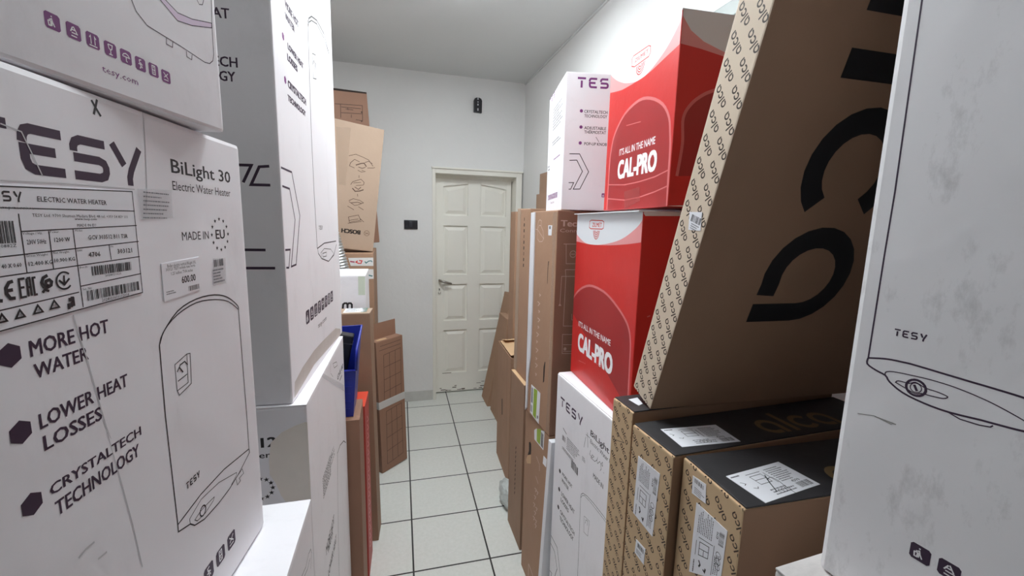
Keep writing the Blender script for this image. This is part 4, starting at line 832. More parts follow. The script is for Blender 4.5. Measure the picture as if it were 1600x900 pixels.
# ------------------------------------------------------------------ flat print: lettering, lines, symbols in face coordinates
_tc = {}
def glyphs(txt, wt, res=2):
    key = (txt, wt, res)
    if key in _tc: return _tc[key]
    cu = bpy.data.curves.new('lettering', 'FONT')
    cu.body = txt
    cu.offset = wt
    cu.resolution_u = res
    cu.fill_mode = 'FRONT'
    ob = bpy.data.objects.new('lettering', cu)
    COL.objects.link(ob)
    dg = bpy.context.evaluated_depsgraph_get()
    me = bpy.data.meshes.new_from_object(ob.evaluated_get(dg))
    vs = [(v.co.x, v.co.y) for v in me.vertices]
    fs = [tuple(p.vertices) for p in me.polygons]
    bpy.data.objects.remove(ob)
    bpy.data.curves.remove(cu)
    bpy.data.meshes.remove(me)
    _tc[key] = (vs, fs)
    return _tc[key]

def cap_height(wt):
    vs, _ = glyphs('H', wt)
    ys = [v[1] for v in vs]
    return min(ys), max(ys)

def area2(p):
    return sum(p[i][0] * p[(i + 1) % len(p)][1] - p[(i + 1) % len(p)][0] * p[i][1] for i in range(len(p)))

def clip(poly, W, H, e=0.0015):
    for ax, lim, sg in ((0, e, 1), (0, W - e, -1), (1, e, 1), (1, H - e, -1)):
        out = []
        n = len(poly)
        for i in range(n):
            a, b = poly[i], poly[(i + 1) % n]
            da, db = sg * (a[ax] - lim), sg * (b[ax] - lim)
            if da >= 0: out.append(a)
            if (da >= 0) != (db >= 0):
                t = da / (da - db)
                out.append((a[0] + (b[0] - a[0]) * t, a[1] + (b[1] - a[1]) * t))
        poly = out
        if len(poly) < 3: return None
    return poly

def stroke(pts, w, closed=False):
    """mitred quads along a polyline"""
    P = [Vector((p[0], p[1])) for p in pts]
    n = len(P)
    L, Rr = [], []
    for i in range(n):
        a = P[i - 1] if (i or closed) else None
        b = P[(i + 1) % n] if (i < n - 1 or closed) else None
        d1 = (P[i] - a) if a is not None else (b - P[i])
        d2_ = (b - P[i]) if b is not None else d1
        if d1.length < 1e-9: d1 = d2_
        if d2_.length < 1e-9: d2_ = d1
        if d1.length < 1e-9: continue
        d1.normalize(); d2_.normalize()
        n1, n2 = Vector((-d1.y, d1.x)), Vector((-d2_.y, d2_.x))
        mm = n1 + n2
        if mm.length < 1e-4: mm = n1.copy()
        mm.normalize()
        k = (w / 2) / max(0.45, mm.dot(n1))
        L.append(P[i] + mm * k); Rr.append(P[i] - mm * k)
    q = []
    m = len(L)
    for i in range(m if closed else m - 1):
        j = (i + 1) % m
        q.append([tuple(Rr[i]), tuple(Rr[j]), tuple(L[j]), tuple(L[i])])
    return q

def arc(cx, cy, rx, ry, a0, a1, n=10):
    return [(cx + rx * math.cos(math.radians(a0 + (a1 - a0) * i / n)), cy + ry * math.sin(math.radians(a0 + (a1 - a0) * i / n))) for i in range(n + 1)]

LOGO = {
    'T': ([[(0, .9), (1, .9)], [(.5, .68), (.5, 0)]], 1),
    'E': ([[(.07, .62), (.09, .76), (.15, .86), (.26, .9), (.98, .9)], [(.80, .5), (.1, .5), (.1, .3), (.15, .16), (.28, .1), (.99, .1)]], 1),
    'S': ([[(.95, .9), (.24, .9), (.12, .84), (.07, .74), (.07, .63)], [(.05, .5), (.74, .5), (.88, .45), (.93, .35), (.93, .25), (.88, .15), (.74, .1), (.03, .1)]], 1),
    'Y': ([[(.08, 1), (.40, .50)], [(.95, 1), (.62, .40), (.55, .2), (.55, 0)]], 1),
}
def alca_strokes(xh):
    def a(x):
        return [[(x + .85, 0), (x + .85, .5)] + arc(x + .46, .5, .39, .4, 0, 282, 18)[1:] + [(x + .66, .10)]]
    return a(0) + [[(1.285, 0), (1.285, 1.38)]] + [arc(2.055, .5, .4, .4, 40, 320, 18)] + a(2.59)

ICONS = [
    [[(.42, .78), (.5, .78)], [(.45, .68), (.5, .45), (.62, .2)], [(.48, .5), (.44, .2)], [(.47, .62), (.3, .55)], [(.22, .48), (.4, .48), (.37, .2), (.25, .2), (.22, .48)]],
    [[(.5, .82), (.72, .45)], [(.78, .4), (.35, .4)], [(.28, .45), (.45, .78)], [(.3, .2), (.7, .2)], [(.35, .6), (.65, .6)]],
    [[(.35, .25), (.35, .8), (.25, .65)], [(.65, .25), (.65, .8), (.75, .65)], [(.2, .15), (.8, .15)]],
    [[(.32, .82), (.68, .82), (.62, .55), (.5, .47), (.38, .55), (.32, .82)], [(.5, .47), (.5, .18)], [(.35, .15), (.65, .15)]],
    [[(.18, .5), (.3, .68), (.5, .75), (.7, .68), (.82, .5), (.18, .5)], [(.5, .5), (.5, .2), (.6, .15)]],
    [[(.6, .85), (.4, .8), (.42, .62), (.6, .58)], [(.3, .5), (.7, .5)], [(.5, .5), (.5, .25), (.4, .18)], [(.6, .4), (.65, .25)]],
    [[(.35, .18), (.65, .18), (.65, .85), (.35, .85), (.35, .18)], [(.35, .52), (.65, .52)], [(.5, .65), (.5, .78)], [(.5, .28), (.5, .42)]],
    [[(.25, .8), (.75, .35)], [(.75, .8), (.3, .4)], [(.25, .22), (.75, .22)], [(.35, .5), (.62, .55)]],
]

def flat_ops(ops, W, H, put, sticker=None, base=0.00008, step=0.000004):
    """turns print operations into polygons; put(pts, material, offset)"""
    i = 0
    def emit(poly, m, off):
        if abs(area2(poly)) < 1e-10: return
        if area2(poly) < 0: poly = poly[::-1]
        q = clip(poly, W, H) if W else poly
        if q: put(q, m, off)
    for op in ops:
        off = base + step * i
        i += 1
        k = op[0]
        if k == 't':
            _, txt, (ox, oy, ux, uy, vx, vy), m, wt = op
            wt *= 1.9
            hgt = math.hypot(vx, vy)
            vs, fs = glyphs(txt, 0, 3 if hgt > .02 else (2 if hgt > .006 else 1))
            y0, y1 = cap_height(0)
            x0 = min(v[0] for v in vs) - wt * .6; x1 = max(v[0] for v in vs) + wt * .6
            shifts = [(0, 0)] + ([(-wt, -wt * .5), (wt, -wt * .5), (-wt, wt * .5), (wt, wt * .5)] if wt else [])
            for sn, (sx, sy) in enumerate(shifts):
                T = lambda v: (ox + ux * (v[0] + sx * .6 - x0) / (x1 - x0) + vx * (v[1] + sy * .6 - y0) / (y1 - y0), oy + uy * (v[0] + sx * .6 - x0) / (x1 - x0) + vy * (v[1] + sy * .6 - y0) / (y1 - y0))
                pv = [T(v) for v in vs]
                for f in fs: emit([pv[a] for a in f], m, off + .0000006 * sn)
        elif k == 'g':
            _, txt, (ox, oy, ux, uy, vx, vy), m, wt = op
            h = math.hypot(vx, vy)
            T = lambda a, b: (ox + ux * a + vx * b, oy + uy * a + vy * b)
            if txt == 'alca':
                for st in alca_strokes(1):
                    for q in stroke([T(x / 3.545, y) for x, y in st], wt * h): emit(q, m, off)
            else:
                n = len(txt); gap = .075
                lw = (1 - gap * (n - 1)) / n
                for j, ch in enumerate(txt):
                    for st in LOGO[ch][0]:
                        for q in stroke([T(j * (lw + gap) + x * lw, y) for x, y in st], wt * h): emit(q, m, off)
        elif k == 's':
            for q in stroke(op[1], op[2], bool(op[4])): emit(q, op[3], off)
        elif k == 'p':
            pts = op[1]
            for tri in tessellate_polygon([[Vector((x, y, 0)) for x, y in pts]]): emit([tuple(pts[a]) for a in tri], op[2], off)
        elif k == 'b':
            _, (ox, oy, ux, uy, vx, vy), m, seed, n = op
            r = random.Random(seed)
            x = 0.0
            ws = [r.choice((1, 1, 2, 3)) for _ in range(2 * n)]
            tot = sum(ws)
            for j, wv in enumerate(ws):
                if j % 2 == 0:
                    a, b = x / tot, (x + wv) / tot
                    emit([(ox + ux * a, oy + uy * a), (ox + ux * b, oy + uy * b), (ox + ux * b + vx, oy + uy * b + vy), (ox + ux * a + vx, oy + uy * a + vy)], m, off)
                x += wv
        elif k == 'l':
            _, (ox, oy, ux, uy, vx, vy), m, seed, n = op
            r = random.Random(seed)
            for j in range(n):
                b0, b1 = (j + .22) / n, (j + .70) / n
                x = 0.0
                end = r.uniform(.6, 1)
                while x < end:
                    wv = r.uniform(.03, .09)
                    a, b = x, min(x + wv, end)
                    emit([(ox + ux * a + vx * b0, oy + uy * a + vy * b0), (ox + ux * b + vx * b0, oy + uy * b + vy * b0), (ox + ux * b + vx * b1, oy + uy * b + vy * b1), (ox + ux * a + vx * b1, oy + uy * a + vy * b1)], m, off)
                    x += wv + r.uniform(.012, .025)
        elif k == 'h':
            _, (x, y), r_, m = op
            emit([(x + r_ * math.cos(math.radians(90 + 60 * j)), y + r_ * math.sin(math.radians(90 + 60 * j))) for j in range(6)], m, off)
        elif k == 'o':
            _, (x, y), r_, wv, m = op
            for q in stroke(arc(x, y, r_, r_, 0, 352, 20), wv, True): emit(q, m, off)
        elif k == '*':
            _, (x, y), r_, s_, m = op
            for j in range(12):
                cx, cy = x + r_ * math.cos(math.radians(30 * j)), y + r_ * math.sin(math.radians(30 * j))
                pt = [(cx + (s_ if t % 2 == 0 else s_ * .42) * math.cos(math.radians(90 + 36 * t)), cy + (s_ if t % 2 == 0 else s_ * .42) * math.sin(math.radians(90 + 36 * t))) for t in range(10)]
                for t in range(0, 10, 2): emit([(cx, cy), pt[t - 1], pt[t], pt[t + 1]], m, off)
        elif k == 'i':
            _, idx, (x, y), s_, m = op
            h = s_ / 2
            c = h * .25
            emit([(x - h + c, y - h), (x + h - c, y - h), (x + h, y - h + c), (x + h, y + h - c), (x + h - c, y + h), (x - h + c, y + h), (x - h, y + h - c), (x - h, y - h + c)], m, off)
            for st in ICONS[idx]:
                for q in stroke([(x - h + a * s_, y - h + b * s_) for a, b in st], s_ * .075): emit(q, 'ww', off + .00003)
        elif k == 'alca_pattern':
            _, (sx, sy), pt, ang, d, h, m, L = op
            xh = L / 3.545
            ca, sa = math.cos(math.radians(ang)), math.sin(math.radians(ang))
            for iu in range(-12, 13):
                for iv in range(-40, 41):
                    cx, cy = sx + iu * pt, sy + iv * pt
                    if not (-.012 < cx < d + .012 and 0.0 < cy < h + .01): continue
                    for st in alca_strokes(1):
                        q0 = []
                        for x, y in st:
                            a, b = x * xh - L / 2, y * xh - xh / 2
                            q0.append((cx + a * ca - b * sa, cy + a * sa + b * ca))
                        for q in stroke((q0[::2] + [q0[-1]]) if len(q0) > 4 else q0, xh * .22): emit(q, m, off)
        elif k == 'k':
            if sticker: sticker(op[1], op[2], op[3], op[4], off)

def carton(code, name, label, main, sides={}, group=None, cat='box', flaps=None, bev=0.004, seam='x', extra_top='', flap_mat=None, inset=0.0, overhang=0.0):
    """a closed carton: body (print inside its mesh), top flaps and stickers as parts"""
    w, d, h, x, y, z, ra, rb, yaw = BOX[code]
    R = Matrix.Rotation(yaw, 3, 'Z') @ Matrix.Rotation(ra, 3, 'X') @ Matrix.Rotation(rb, 3, 'Y')
    root = empty(name, (x, y, z), R.to_euler('XYZ'))
    tag(root, label, cat, group)
    left = code in LEFT
    ft = 0.003 if flaps else 0.0
    body = MB()
    body.box(-w / 2, w / 2, -d / 2, d / 2, 0, h - ft, main, bev, sides)
    def mapper(face, hh):
        if face == 'n': return lambda u, v, o: (-w / 2 + u, -d / 2 - o, v), w, h
        if face == 'a':
            if left: return lambda u, v, o: (w / 2 + o, -d / 2 + u, v), d, h
            return lambda u, v, o: (-w / 2 - o, d / 2 - u, v), d, h
        return lambda u, v, o: (-w / 2 + u, -d / 2 + v, hh + o), w, d
    later = []
    for face, ops in ART.get(code, {}).items():
        mp, W, H = mapper(face, h)
        def put(pts, m, off, mp=mp): body.poly([mp(u, v, off) for u, v in pts], m)
        if face == 't' and flaps: later.append((face, ops)); continue
        def sticker(nm, quad, col, sub, off, mp=mp, W=W, H=H): later.append((nm, quad, col, sub, mp, W, H))
        flat_ops(ops, W, H, put, sticker)
    body.build('carton_body', root)
    # flaps
    if flaps:
        e = 0.0012
        ax0, ax1 = (-w / 2 + inset, w / 2) if not left else (-w / 2, w / 2 - inset)
        if overhang and not left: ax0 -= overhang
        if seam == 'x': parts = [(ax0, ax1, -d / 2 + .0005, -e), (ax0, ax1, e, d / 2 - .0005)]
        elif seam == 'y': parts = [(ax0, -e, -d / 2 + .0005, d / 2 - .0005), (e, ax1, -d / 2 + .0005, d / 2 - .0005)]
        else: parts = [(ax0, ax1, -d / 2 + .0005, d / 2 - .0005)]
        for j, (a, b, c, g) in enumerate(parts):
            fb = MB()
            fb.box(a, b, c, g, h - ft, h, flap_mat or main, 0.0009, sides={} )
            for face, ops in [q for q in later if q[0] == 't']:
                if len(parts) > 1 and j == 0 and False: continue
                mp, W, H = mapper('t', h)
                if j == len(parts) - 1 or len(parts) == 1:
                    def put(pts, m, off, mp=mp): fb.poly([mp(u, v, off) for u, v in pts], m)
                    def sticker(nm, quad, col, sub, off, mp=mp, W=W, H=H): later.append((nm, quad, col, sub, mp, W, H))
                    flat_ops(ops, W, H, put, sticker)
            fb.build('top_flap', root)
    for q in later:
        if q[0] == 't': continue
        nm, quad, col, sub, mp, W, H = q
        if area2(quad) < 0: quad = quad[::-1]
        sb = MB()
        t0 = 0.0007 if col in ('film', 'ctape', 'ctape2') else 0.0006
        t1 = t0 + (0.0040 if nm == 'foam_edge_strip' else 0.0001)
        tris = tessellate_polygon([[Vector((a, b, 0)) for a, b in quad]])
        for tri in tris:
            pt = [quad[a] for a in tri]
            if area2(pt) < 0: pt = pt[::-1]
            pt = clip(pt, W, H, 0.0)
            if pt: sb.poly([mp(a, b, t1) for a, b in pt], col)
        cq = [(min(max(a, 0), W), min(max(b, 0), H)) for a, b in quad]
        for a in range(len(cq)):
            b = (a + 1) % len(cq)
            if col not in ('film', 'ctape', 'ctape2'):
                sb.poly([mp(*cq[a], 0.0), mp(*cq[b], 0.0), mp(*cq[b], t1), mp(*cq[a], t1)], col)
        def put(pts, m, off, mp=mp): sb.poly([mp(u, v, off) for u, v in pts], m)
        flat_ops(sub, W, H, put, None, base=t1 + .00004)
        sb.build(nm, root)
    return root

LEFT = {'A', 'F', 'C', 'E', 'D', 'RED', 'H', 'I', 'J', 'MB', 'TC', 'BO', 'DB'}
# ------------------------------------------------------------------ the room
def wall_mat():
    return mat("painted_plaster", (228, 228, 227), 0.75, 0.02, 2.5, 0.15, 30)
M['wall'] = wall_mat()
M['ceil'] = mat('ceiling_paint', (214, 216, 216), 0.8, 0.015, 2)
M['door'] = mat('cream_paint', (238, 236, 228), 0.45, 0.02, 4, 0.06, 20)
M['frame'] = mat('cream_frame_paint', (232, 230, 221), 0.45, 0.02, 4)
M['chrome'] = mat('worn_metal', (165, 160, 155), 0.3, 0.05, 20, metal=1.0)
M['chip'] = mat('chipped_wood', (96, 88, 76), 0.8)
M['plastic'] = mat('black_plastic', (30, 30, 36), 0.35)
M['plastic2'] = mat('dark_plastic', (58, 58, 66), 0.3)
M['silver'] = mat('silver_print', (190, 190, 195), 0.3)
M['blue'] = mat('blue_plastic', (30, 44, 150), 0.35, 0.04, 8)
M['alu'] = mat('aluminium_foil', (205, 208, 210), 0.28, 0.05, 40, 0.25, 60, metal=0.9)
M['pvc'] = mat('window_frame_paint', (150, 158, 156), 0.4)
M['pane'] = mat('frosted_pane', (112, 126, 122), 0.2)

def floor_material():
    m = bpy.data.materials.new('floor_tiles')
    m.use_nodes = True
    nt = m.node_tree
    b = nt.nodes['Principled BSDF']
    tc = nt.nodes.new('ShaderNodeTexCoord')
    br = nt.nodes.new('ShaderNodeTexBrick')
    br.offset = 0.0
    br.inputs['Scale'].default_value = 1.0
    br.inputs['Brick Width'].default_value = 0.35964
    br.inputs['Row Height'].default_value = 0.35964
    br.inputs['Mortar Size'].default_value = 0.0042
    br.inputs['Mortar Smooth'].default_value = 0.1
    br.inputs['Color1'].default_value = lin((224, 226, 222))
    br.inputs['Color2'].default_value = lin((220, 222, 218))
    br.inputs['Mortar'].default_value = lin((46, 46, 47))
    nt.links.new(tc.outputs['Object'], br.inputs['Vector'])
    n = nt.nodes.new('ShaderNodeTexNoise')
    n.inputs['Scale'].default_value = 55
    n.inputs['Detail'].default_value = 5
    n.inputs['Roughness'].default_value = 0.65
    nt.links.new(tc.outputs['Object'], n.inputs['Vector'])
    rp = nt.nodes.new('ShaderNodeValToRGB')
    rp.color_ramp.elements[0].position = 0.3
    rp.color_ramp.elements[0].color = (0.90, 0.91, 0.89, 1)
    rp.color_ramp.elements[1].position = 0.7
    rp.color_ramp.elements[1].color = (1, 1, 1, 1)
    nt.links.new(n.outputs['Fac'], rp.inputs['Fac'])
    mx = nt.nodes.new('ShaderNodeMix')
    mx.data_type = 'RGBA'
    mx.blend_type = 'MULTIPLY'
    mx.inputs['Factor'].default_value = 1
    nt.links.new(br.outputs['Color'], mx.inputs['A'])
    nt.links.new(rp.outputs['Color'], mx.inputs['B'])
    nt.links.new(mx.outputs['Result'], b.inputs['Base Color'])
    bp = nt.nodes.new('ShaderNodeBump')
    bp.inputs['Strength'].default_value = 0.4
    bp.inputs['Distance'].default_value = 0.002
    bp.invert = True
    nt.links.new(br.outputs['Fac'], bp.inputs['Height'])
    nt.links.new(bp.outputs['Normal'], b.inputs['Normal'])
    b.inputs['Roughness'].default_value = 0.38
    return m
M['floor'] = floor_material()

TW = 0.019366
def structure(o): o['kind'] = 'structure'; return o
fl = MB()
# floor built in the tile grid's own frame (turned a degree against the walls)
fo = Vector((0.03744, 3.58396))       # tile origin seen from the camera foot, in the tile frame
ct, st_ = math.cos(TW), math.sin(TW)
def to_tile(x, y): return (ct * x - st_ * y - fo.x, st_ * x + ct * y - fo.y)
c4_ = [to_tile(*q) for q in ((XL - .1, YN - .1), (XR + .1, YN - .1), (XR + .1, YB + .3), (XL - .1, YB + .3))]
fl.poly([(x, y, 0) for x, y in c4_], 'floor')
fl.poly([(x, y, -.05) for x, y in c4_[::-1]], 'floor')
for a in range(4):
    p_, q_ = c4_[a], c4_[(a + 1) % 4]
    fl.poly([(p_[0], p_[1], -.05), (q_[0], q_[1], -.05), (q_[0], q_[1], 0), (p_[0], p_[1], 0)], 'floor')
fo_ = fl.build('floor')
fo_.rotation_euler = (0, 0, -TW)
wv = Matrix.Rotation(-TW, 3, 'Z') @ Vector((fo.x, fo.y, 0))
fo_.location = (wv.x, wv.y, 0)
structure(fo_)

w = MB(); w.box(XL - .1, XR + .1, YN - .1, YB + .3, ZC, ZC + .1, 'ceil'); structure(w.build('ceiling'))
w = MB(); w.box(XL - .1, XL, YN, YB + .3, 0, ZC, 'wall'); structure(w.build('wall_left'))
w = MB(); w.box(XL - .1, XR + .1, YN - .1, YN, 0, ZC, 'wall'); structure(w.build('wall_near'))
DX0, DX1, DZ, YD = 0.366, 1.090, 2.012, 3.845
w = MB()
w.box(XL, DX0 - .028, YB, YB + .18, 0, ZC, 'wall')
w.box(DX0 - .028, DX1 + .052, YB, YB + .18, DZ + .044, ZC, 'wall')
structure(w.build('wall_back'))
# right wall with a high window opening behind the stacks
WY0, WY1, WZ0, WZ1 = 0.42, 1.62, 1.72, 2.372
w = MB()
w.box(XR, XR + .1, YN, WY0, 0, ZC, 'wall'); w.box(XR, XR + .1, WY1, YB + .18, 0, ZC, 'wall')
w.box(XR, XR + .1, WY0, WY1, 0, WZ0, 'wall'); w.box(XR, XR + .1, WY0, WY1, WZ1, ZC, 'wall')
structure(w.build('wall_right'))
w = MB(); w.box(XR + .02, XR + .03, WY0, WY1, WZ0, WZ1, 'pane')
win = structure(w.build('window_1'))
w = MB(); t_ = .055
for a in ((WY0, WY1, WZ0, WZ0 + t_), (WY0, WY1, WZ1 - t_, WZ1), (WY0, WY0 + t_, WZ0, WZ1), (WY1 - t_, WY1, WZ0, WZ1)):
    w.box(XR - .012, XR + .02, a[0], a[1], a[2], a[3], 'pvc', .004)
structure(w.build('window_frame', win))
# thin cove line where right wall meets the ceiling
w = MB(); w.box(XR - .012, XR, YN, YB, ZC - .012, ZC, 'ceil', .003); structure(w.build('trim_1'))
# skirting tiles left of the door
w = MB()
xs = [DX0 - .03 - .36 * k for k in range(5)]
for k in range(4):
    w.box(max(XL, xs[k + 1]) + .002, xs[k] - (0 if k == 0 else .002), YB - .009, YB, 0.001, .092, mat('skirting_tile', (198, 198, 194), .4, .04, 20) if k == 0 else w.mats[0], .0015)
structure(w.build('baseboard_back'))
# door and its frame
w = MB(); d_ = MB()
yf = YB - .010
d_.box(DX0 - .028, DX0, yf, YD + .03, 0, DZ + .04, 'frame', .003)
d_.box(DX1 - .014, DX1 + .040, yf, YD + .03, 0, DZ + .04, 'frame', .003)
d_.box(DX0, DX1 - .014, yf, YD + .03, DZ - .004, DZ + .04, 'frame', .003)
d_.box(DX0 - .034, DX1 + .046, yf - .012, yf + .01, DZ + .034, DZ + .048, 'frame', .003)
d_.box(DX0, DX1, YB + .11, YD + .03, DZ - .030, DZ - .002, 'frame', .002)
structure(d_.build('trim_2'))
# leaf: stiles, rails, mullion and eight raised panels (upper pair arched)
lx0, lx1, lz0, lz1, yl = DX0 + .006, DX1 - .022, 0.012, 1.985, YD
wL, wR = (0.448, 0.666), (0.783, 1.020)
rows = [(.195, .610), (.698, 1.040), (1.127, 1.570), (1.663, 1.905)]
def frame_box(x0, x1, z0, z1): w.box(x0, x1, yl, yl + .035, z0, z1, 'door', .0025)
frame_box(lx0, wL[0], lz0, lz1); frame_box(wL[1], wR[0], lz0, lz1); frame_box(wR[1], lx1, lz0, lz1)
zz = [lz0] + [v for r_ in rows for v in r_] + [lz1]
for cx in (wL, wR):
    for k in range(0, len(zz) - 2, 2): frame_box(cx[0] - .002, cx[1] + .002, zz[k], zz[k + 1])
    # arched top rail
    n = 10
    for k in range(n):
        a, b = cx[0] + (cx[1] - cx[0]) * k / n, cx[0] + (cx[1] - cx[0]) * (k + 1) / n
        f_ = lambda x: 1.905 + .045 * (1 - abs(x - (wL[1] + wR[0]) / 2) / .30) ** .8 if abs(x - (wL[1] + wR[0]) / 2) < .30 else 1.905
        za, zb = f_(a), f_(b)
        vs = [(a, yl, za), (b, yl, zb), (b, yl, lz1), (a, yl, lz1), (a, yl + .035, za), (b, yl + .035, zb), (b, yl + .035, lz1), (a, yl + .035, lz1)]
        w.mesh(vs, [(0, 1, 2, 3), (5, 4, 7, 6), (0, 4, 5, 1), (3, 2, 6, 7), (0, 3, 7, 4), (1, 5, 6, 2)], 'door')
    for k, (z0, z1) in enumerate(rows):
        x0, x1 = cx
        w.box(x0 - .002, x1 + .002, yl + .018, yl + .026, z0 - .002, z1 + (.06 if k == 3 else .002), 'door')
        i1, i2 = .012, .045
        zt = z1
        top = (lambda x: f_(x) - 0.0) if k == 3 else (lambda x: zt)
        A_ = [(x0 + i1, z0 + i1), (x1 - i1, z0 + i1), (x1 - i1, top(x1 - i1) - i1), ((x0 + x1) / 2, top((x0 + x1) / 2) - i1), (x0 + i1, top(x0 + i1) - i1)]
        cxx, czz = (x0 + x1) / 2, (z0 + z1) / 2
        B_ = [(q[0] + (i2 - i1) * (.9 if q[0] < cxx - .01 else (-.9 if q[0] > cxx + .01 else 0)), q[1] + (i2 - i1) * (.9 if q[1] < czz else -.9)) for q in A_]
        vs = [(q[0], yl + .018, q[1]) for q in A_] + [(q[0], yl + .005, q[1]) for q in B_]
        fs = [(j, (j + 1) % 5, 5 + (j + 1) % 5, 5 + j) for j in range(5)] + [(5, 6, 7, 8, 9)]
        w.mesh(vs, fs, 'door')
r_ = random.Random(4)
for k in range(16):
    a = lx0 + .02 + r_.random() * .45; z0 = .02 + (r_.random() ** 3) * .10
    w.box(a, a + r_.uniform(.006, .05), yl - .0006, yl + .001, z0, z0 + r_.uniform(.003, .009), 'chip')
w.box(lx0 + .065, lx0 + .15, yl - .0006, yl + .001, .193, .198, 'chip')
door = structure(w.build('door_1'))
h_ = MB()
h_.tube([(.411, yl, 1.079), (.411, yl - .05, 1.079)], .010, 'chrome', 12)
h_.tube([(.404, yl - .05, 1.082), (.44, yl - .055, 1.072), (.48, yl - .056, 1.060), (.515, yl - .052, 1.052)], [.010, .012, .012, .009], 'chrome', 12)
structure(h_.build('door_handle', door, True))
h_ = MB()
h_.box(.398, .424, yl - .004, yl, .945, 1.012, 'frame', .002)
h_.box(.407, .414, yl - .005, yl, .985, 1.004, 'plastic'); 
h_.tube([(.400, yl - .005, .968), (.404, yl - .006, .958), (.411, yl - .006, .955), (.419, yl - .006, .959), (.423, yl - .005, .969)], .0035, 'chrome', 8)
structure(h_.build('keyhole_plate', door))
# wall beyond / behind the leaf so that no gap shows
w = MB(); w.box(DX0 - .03, DX1 + .052, YD + .05, YD + .09, 0, DZ + .05, 'door'); structure(w.build('door_2'))

# ------------------------------------------------------------------ lamps
def panel_lamp(name, label, at, sx, sy, strength, color):
    """surface mounted light panel: white housing and a diffuser that shines down and a little sideways"""
    root = empty(name, (at[0], at[1], ZC))
    tag(root, label, 'lamp')
    em = bpy.data.materials.new('panel_light'); em.use_nodes = True
    nt = em.node_tree; nt.nodes.clear()
    e = nt.nodes.new('ShaderNodeEmission'); o = nt.nodes.new('ShaderNodeOutputMaterial')
    e.inputs[0].default_value = color + (1,); e.inputs[1].default_value = strength
    nt.links.new(e.outputs[0], o.inputs[0])
    b = MB(); b.box(-sx / 2 - .012, sx / 2 + .012, -sy / 2 - .012, sy / 2 + .012, -.030, -.0005, 'W2', .004); b.build('lamp_housing', root)
    b = MB(); b.box(-sx / 2, sx / 2, -sy / 2, sy / 2, -.030 - at[2], -.0305, em, .002); b.build('diffuser', root)
    return root
LAMPS = [('added square fill panel on the ceiling over the aisle, the one nearer the door', FILL_FAR), ('square white ceiling panel light over the aisle, the one farther from the door', PANEL_NEAR)]
for lb, (px_, py_, dz_, sx_, sy_, st_) in LAMPS:
    if st_ > 0: panel_lamp('ceiling_lamp', lb, (px_, py_, dz_), sx_, sy_, st_, LAMP_COLOR)

# ------------------------------------------------------------------ left side: heater cartons and what stands behind them
WG = 'white water heater cartons'
carton('C', 'water_heater_carton', 'plain white carton at the bottom left, its bare top showing under the price tagged one', 'white', group=WG, flaps=True, seam='x')
A_ = carton('A', 'water_heater_carton', 'big white carton on the left with a shipping label and a 600.00 price tag', 'white', sides={'+y': 'bouncecut'}, group=WG, bev=.006)
t = MB(); w_, d__, h__ = BOX['A'][:3]
t.box(w_ / 2 - .10, w_ / 2 - .02, d__ / 2 - .055, d__ / 2 - .004, h__ + .0002, h__ + .0012, 'white'); t.build('top_flap', A_)
carton('F', 'water_heater_carton', 'white carton at the top left corner with a row of violet handling symbols', 'white', sides={'+y': 'bouncecut'}, group=WG, bev=.004)
carton('E', 'water_heater_carton', 'tall white carton with torn buff tape on its near side, left of the aisle', 'white', group=WG, flaps=True, seam='x')
carton('D', 'water_heater_carton', 'white carton stacked high on the tall one with torn tape, stained along its lower edge', 'white', group=WG, bev=.004)

carton('H', 'cardboard_box', 'narrow brown box under the blue bin', 'kraftD', flaps=True, seam='one', bev=.003)
carton('RED', 'red_box', 'flat red box squeezed in behind the narrow brown box with the blue bin', 'redlit', sides={'+x': 'redshade', '-y': 'redshade'}, bev=.003)
carton('I', 'cardboard_box', 'tall slim brown box with a packing slip and green sticker on top', 'kraftM', flaps=True, seam='one', bev=.003, flap_mat='kraftL')
carton('MB', 'white_box', 'white box with a large black letter m, behind the packing slip', 'white', bev=.003, flaps=True, seam='one')
carton('TC', 'cardboard_box', 'tall brown carton with two printed tape bands, under the upside down box', 'kraft', bev=.004)
carton('BO', 'cardboard_box', 'tilted light brown box printed with upside down black lettering and exploded drawings', 'kraftL', bev=.004)
carton('DB', 'cardboard_box', 'dark brown box with line drawings, topmost in the left rear corner', 'kraftD', sides={'-y': 'kraftD'}, bev=.004)
J_ = carton('J', 'cardboard_box', 'brown box printed with a grid of squares and wrapped by a grey band', 'kraftD', bev=.003, flaps=True, seam='one')
w_, d__, h__ = BOX['J'][:3]
t = MB(); zb = .435
t.box(-w_ / 2 - .0012, w_ / 2 + .0012, -d__ / 2 - .0012, d__ / 2 + .0012, zb, zb + .048, 'band', .0008); t.build('grey_band', J_)
t = MB(); t.box(-w_ / 2 + .004, w_ / 2 - .004, d__ / 2 - .004, d__ / 2 - .0005, h__ - .001, h__ + .10, 'kraftD', .0008); t.build('raised_flap', J_)
t = MB(); t.poly([(-w_ / 2 + .03, -.012, h__ + .0006), (-.01, -.02, h__ + .0006), (.0, .004, h__ + .0006), (-.035, .014, h__ + .0006), (-w_ / 2 + .025, .006, h__ + .0006)], 'tan'); t.build('torn_paper_patch', J_)

